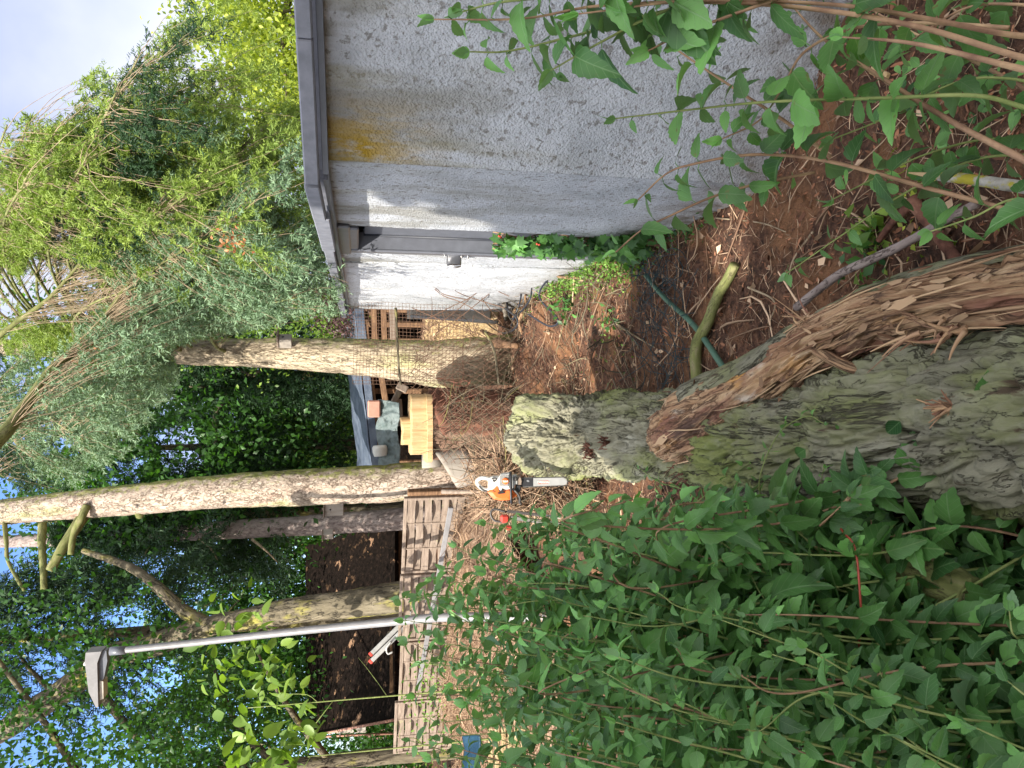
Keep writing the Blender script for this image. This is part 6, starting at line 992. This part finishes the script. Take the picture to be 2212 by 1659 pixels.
tips = [q for q in tips if not (q[0] > 1790 and RNG.random() < .4) and not (1800 < q[0] < 2150 and 1150 < q[1] < 1345) and q[1] > 1062 + max(0, q[0] - 1400) * .1 and not (q[0] < 1270 and q[1] < 1112)]
for k, (x, y, s) in enumerate(tips):
    T_ = at(x, y, s); b = np.array([T_[0] * .75 - .25 + RNG.normal(0, .12), T_[1] * .86 + RNG.normal(0, .12), 0]); h = T_[2]
    if h < .35: b = T_ + np.array([-.45, .1, -.4]); b[2] = max(0, b[2])
    m1 = b * .6 + T_ * .4 + np.array([-.08, 0, .14]) + RNG.normal(0, .05, 3); m2 = b * .22 + T_ * .78 + np.array([-.03, 0, .10]) + RNG.normal(0, .03, 3)
    if k >= nt0: b = b + RNG.normal(0, .1, 3) * [1, 1, 0]
    fresh = k % 6 == 1 or (x, y) in ((1740, 1400), (1170, 1600))
    cane(which(x), [b, m1, m2, T_], .0048, .0015, .040 if k % 2 else .046, RNG.uniform(.088, .122) * (.78 if s < 2.0 else 1.0), 'leaf_fresh' if fresh else 'leaf_fg', 'stem_g' if k % 5 else 'stem_b', droop=.6, skip=.1)
# second layer, filling the shrub's interior with shorter shoots
for k in range(40):
    x = RNG.uniform(1150, 2230); y = RNG.uniform(1090 + max(0, (x - 1500) * .08), 1690); s = RNG.uniform(1.9, 2.9) if x < 1700 else RNG.uniform(1.9, 2.3); T_ = at(x, y, s)
    if (1830 < x < 2150 and 1150 < y < 1340) or (x > 1790 and RNG.random() < .65): continue
    if T_[2] < .08: T_[2] = .1 + RNG.random() * .2
    b = T_ * [1, 1, 0] + np.array([RNG.normal(-.15, .2), RNG.normal(.05, .2), 0]); cane(which(x), [b, b * .5 + T_ * .5 + RNG.normal(0, .08, 3), T_ + [0, 0, .05], T_ + RNG.normal(0, .08, 3)], .005, .002, .042, .10, 'leaf_fg', 'stem_b', droop=.5, skip=.05, n=20)
# weeds creeping over the left flank of the trunk
cr_ = thing('creeping_bindweed', 'thin green bindweed creeping over the left flank of the fallen trunk', 'bindweed', gp(1700, 1100))
for pl in ([(1660, 1120, 3.1), (1640, 1040, 3.0), (1680, 940, 2.95), (1740, 900, 2.8), (1780, 915, 2.7)], [(1540, 1110, 3.5), (1480, 1060, 3.7), (1420, 1040, 3.9), (1380, 1010, 4.1)], [(1700, 1140, 3), (1760, 1080, 2.8), (1780, 1010, 2.65)], [(1500, 1090, 3.5), (1560, 1040, 3.5), (1620, 1000, 3.3)]):
    cane(cr_, [at(x, y, s - .12) for x, y, s in pl], .0028, .0015, .07, .045, 'leaf_fresh', 'stem_g', droop=.2)
for (x, y, s, lb_) in ((1740, 970, 2.62, 'green leaf lying on the trunk bark just left of the stripped limb'), (1945, 910, 2.2, 'narrow curled green leaf in the middle of the near trunk bark'), (2125, 865, 1.93, 'round green leaf on the near trunk beside the pale bark wound'), (1830, 905, 2.5, 'small green leaf on the trunk above the narrow curled one')):
    mb = MB(); c = at(x, y, s); place(mb, LB, LBF, [c], [nrm(RNG.normal(size=3) * [1, 1, .3])], [nrm(CAM - c)], [.085]); tag(mb.obj('fallen_leaf', M['leaf_fg']), lb_, 'leaf', 'green leaves on the fallen trunk')
# right-hand shrub: long canes rising from the lower right
R1 = thing('mock_orange_shrub', 'shrub with long bare brown canes rising before the garage wall at the right', 'shrub', (.95, 1.0, 0))
can = [
 ([(2400, 160, 1.35), (2212, 125, 1.4), (2000, 62, 1.45), (1800, 25, 1.5), (1560, 5, 1.55), (1300, 12, 1.6), (1130, 40, 1.65), (938, 42, 1.7)], .0075, .55, .075, 'leaf_fg', 'stem_b', .55),
 ([(2400, 190, 1.3), (2212, 150, 1.35), (1980, 95, 1.42), (1820, 80, 1.5)], .009, .5, .08, 'leaf_fg', 'stem_b', .75),
 ([(2350, 60, 1.5), (2212, 78, 1.5), (2000, 40, 1.5), (1800, 10, 1.52), (1500, 2, 1.55), (1250, 30, 1.6)], .008, .5, .09, 'leaf_fg', 'stem_b', .4),
 ([(2330, 270, 1.45), (2212, 232, 1.5), (2100, 206, 1.52), (1900, 212, 1.6), (1660, 220, 1.7), (1500, 236, 1.75), (1330, 256, 1.8)], .006, .0, .075, 'leaf_fg', 'stem_g', .3),
 ([(2400, 520, 1.5), (2212, 462, 1.6), (2000, 405, 1.7), (1820, 355, 1.75), (1700, 336, 1.8), (1600, 336, 1.8), (1500, 354, 1.82), (1440, 375, 1.85), (1378, 432, 1.85)], .0065, .45, .07, 'leaf_fg', 'stem_b', .3),
 ([(1760, 372, 1.9), (1640, 396, 1.9), (1540, 425, 1.9), (1450, 465, 1.9), (1385, 498, 1.9), (1330, 545, 1.9)], .004, .1, .075, 'leaf_fg', 'stem_b', .1),
 ([(2350, 420, 1.4), (2212, 345, 1.5), (2060, 265, 1.6), (1900, 165, 1.65), (1780, 85, 1.7), (1700, 0, 1.75)], .009, .5, .08, 'leaf_fg', 'stem_b', .5),
 ([(1795, 340, 1.95), (1700, 265, 1.95), (1600, 200, 1.95), (1480, 120, 2), (1400, 60, 2)], .0055, .2, .07, 'leaf_fg', 'stem_b', .3),
 ([(2180, 60, 1.5), (2000, 50, 1.6), (1850, 60, 1.65), (1740, 110, 1.7), (1690, 190, 1.75), (1640, 260, 1.8), (1560, 300, 1.8)], .005, .15, .08, 'leaf_fresh', 'stem_b', .2),
 ([(1650, -20, 1.65), (1450, 20, 1.7), (1250, 75, 1.75), (1100, 110, 1.8), (1015, 112, 1.8)], .0045, .1, .075, 'leaf_fg', 'stem_g', .1),
 ([(1600, -30, 1.55), (1420, 30, 1.6), (1300, 90, 1.65), (1190, 152, 1.7)], .0045, .2, .10, 'leaf_fg', 'stem_g', .1),
 ([(1500, -60, 1.5), (1250, -15, 1.6), (1080, 5, 1.65), (1000, 25, 1.7)], .0045, .2, .075, 'leaf_fg', 'stem_g', .1),
 ([(1700, -10, 1.5), (1560, 40, 1.55), (1470, 75, 1.6), (1400, 110, 1.6)], .004, .2, .09, 'leaf_fg', 'stem_b', .1),
 ([(2300, 240, 1.7), (2100, 130, 1.8), (1950, 60, 1.9), (1850, 0, 2)], .006, .3, .08, 'leaf_fg', 'stem_b', .2),
 ([(2300, 330, 1.9), (2150, 300, 1.95), (2010, 330, 2.0), (1900, 380, 2.05), (1800, 430, 2.1)], .004, .2, .075, 'leaf_fg', 'stem_g', .1),
 ([(2350, 350, 1.75), (2212, 335, 1.8), (2090, 350, 1.9), (1950, 420, 2.0), (1830, 500, 2.1), (1700, 590, 2.2)], .0045, .2, .06, 'leaf_fg', 'stem_g', .2),
 ([(2300, 200, 1.6), (2180, 170, 1.65), (2060, 180, 1.7), (1900, 260, 1.8), (1800, 300, 1.85)], .004, .2, .08, 'leaf_fg', 'stem_g', .1),
 ([(2320, 480, 1.5), (2200, 430, 1.6), (2100, 470, 1.65), (2010, 500, 1.7)], .004, .2, .07, 'leaf_fg', 'stem_g', .1),
 ([(2300, 30, 1.6), (2200, 10, 1.6), (2080, 20, 1.7), (1950, 100, 1.75)], .005, .2, .08, 'leaf_fg', 'stem_b', .05),
]
for (pl, r, dr_, sz_, lm_, sm_, sk_) in can: cane(R1, [at(x, y, s) for x, y, s in pl], r, .0018, .052, sz_ * 1.2, lm_, sm_, n=70, droop=.75, skip=sk_)
# broken bare cane with a white snapped tip, and cut canes
w_ = thing('lichen_stake', 'snapped branch with a white broken tip and lichen-speckled bark at the lower right', 'branch', at(2212, 400, 1.75)); P = cat([at(1963, 373, 1.95), at(2020, 380, 1.9), at(2083, 386, 1.85), at(2212, 405, 1.75), at(2350, 430, 1.6)], 50); M['lichen'] = surf('lichen_bark', [(.3, (.2, .18, .15)), (.6, (.48, .46, .42))], scale=30, coord='rest', bump=.4, over=[((.38, .33, .04), 14, .56, .62, (1, 1, 1))])
mb = MB(); tube(mb, P[14:], np.linspace(.011, .017, 36), 12, lambda A, q: .12 * q * fbm(A * 40, 2)); mb.obj('bark', M['lichen'], w_); mb = MB(); tube(mb, P[:16], np.linspace(.002, .0095, 16), 10, lambda A, q: .15 * q * fbm(A * 40, 2)); mb.obj('broken_tip', M['freshcut'], w_)
# climbing rose-like red shoot in the lower left
rs_ = thing('red_shoot', 'slender red shoot hanging in the dark gap left of the trunk', 'shoot', at(1850, 1200, 2.0)); M['redstem'] = flat('red_stem', (.42, .07, .04), rough=.5)
mb = MB(); tube(mb, cat([at(1790, 1105, 2.25), at(1822, 1150, 2.15), at(1846, 1180, 2.1), at(1856, 1260, 2.05), at(1860, 1350, 2.05), at(1850, 1420, 2.1)], 50), .0035, 6); mb.obj('stem', M['redstem'], rs_)
mb = MB(); n_ = 36; t_ = RNG.random(n_); c = cat([at(1822, 1150, 2.15), at(1846, 1180, 2.1), at(1856, 1260, 2.05), at(1860, 1350, 2.05)], 50)[(t_ * 49).astype(int)]; place(mb, LB, LBF, c, nrm(RNG.normal(size=(n_, 3)) + [-.3, 0, -.3]), nrm(RNG.normal(size=(n_, 3)) * .4 + [0, 0, 1]), .035); mb.obj('leaves', M['leaf_fresh'], rs_)
# low ground cover under the left shrub
def undg(n_, xr, yr, size, mat, z): Ps = np.c_[RNG.uniform(*xr, n_), RNG.uniform(*yr, n_)]; Z_ = gh(Ps[:, 0], Ps[:, 1]) + RNG.random(n_) * z; mb = MB(); place(mb, LB, LBF, np.c_[Ps, Z_], nrm(RNG.normal(size=(n_, 3)) * [1, 1, .5]), nrm(RNG.normal(size=(n_, 3)) * .5 + [0, 0, 1]), size * RNG.uniform(.6, 1.2, n_)); return mb
o = undg(2600, (-3.2, -.45), (1.0, 4.6), .06, 'leaf_fg', .28).obj('ground_cover', M['leaf_fg']); tag(o, 'dark leafy ground cover under the left shrub', 'ground cover', kind='stuff')
o = undg(500, (.75, 2.2), (.6, 2.4), .06, 'leaf_fg', .15).obj('ground_cover', M['leaf_fg']); tag(o, 'leafy ground cover under the canes at the lower right', 'ground cover', kind='stuff')
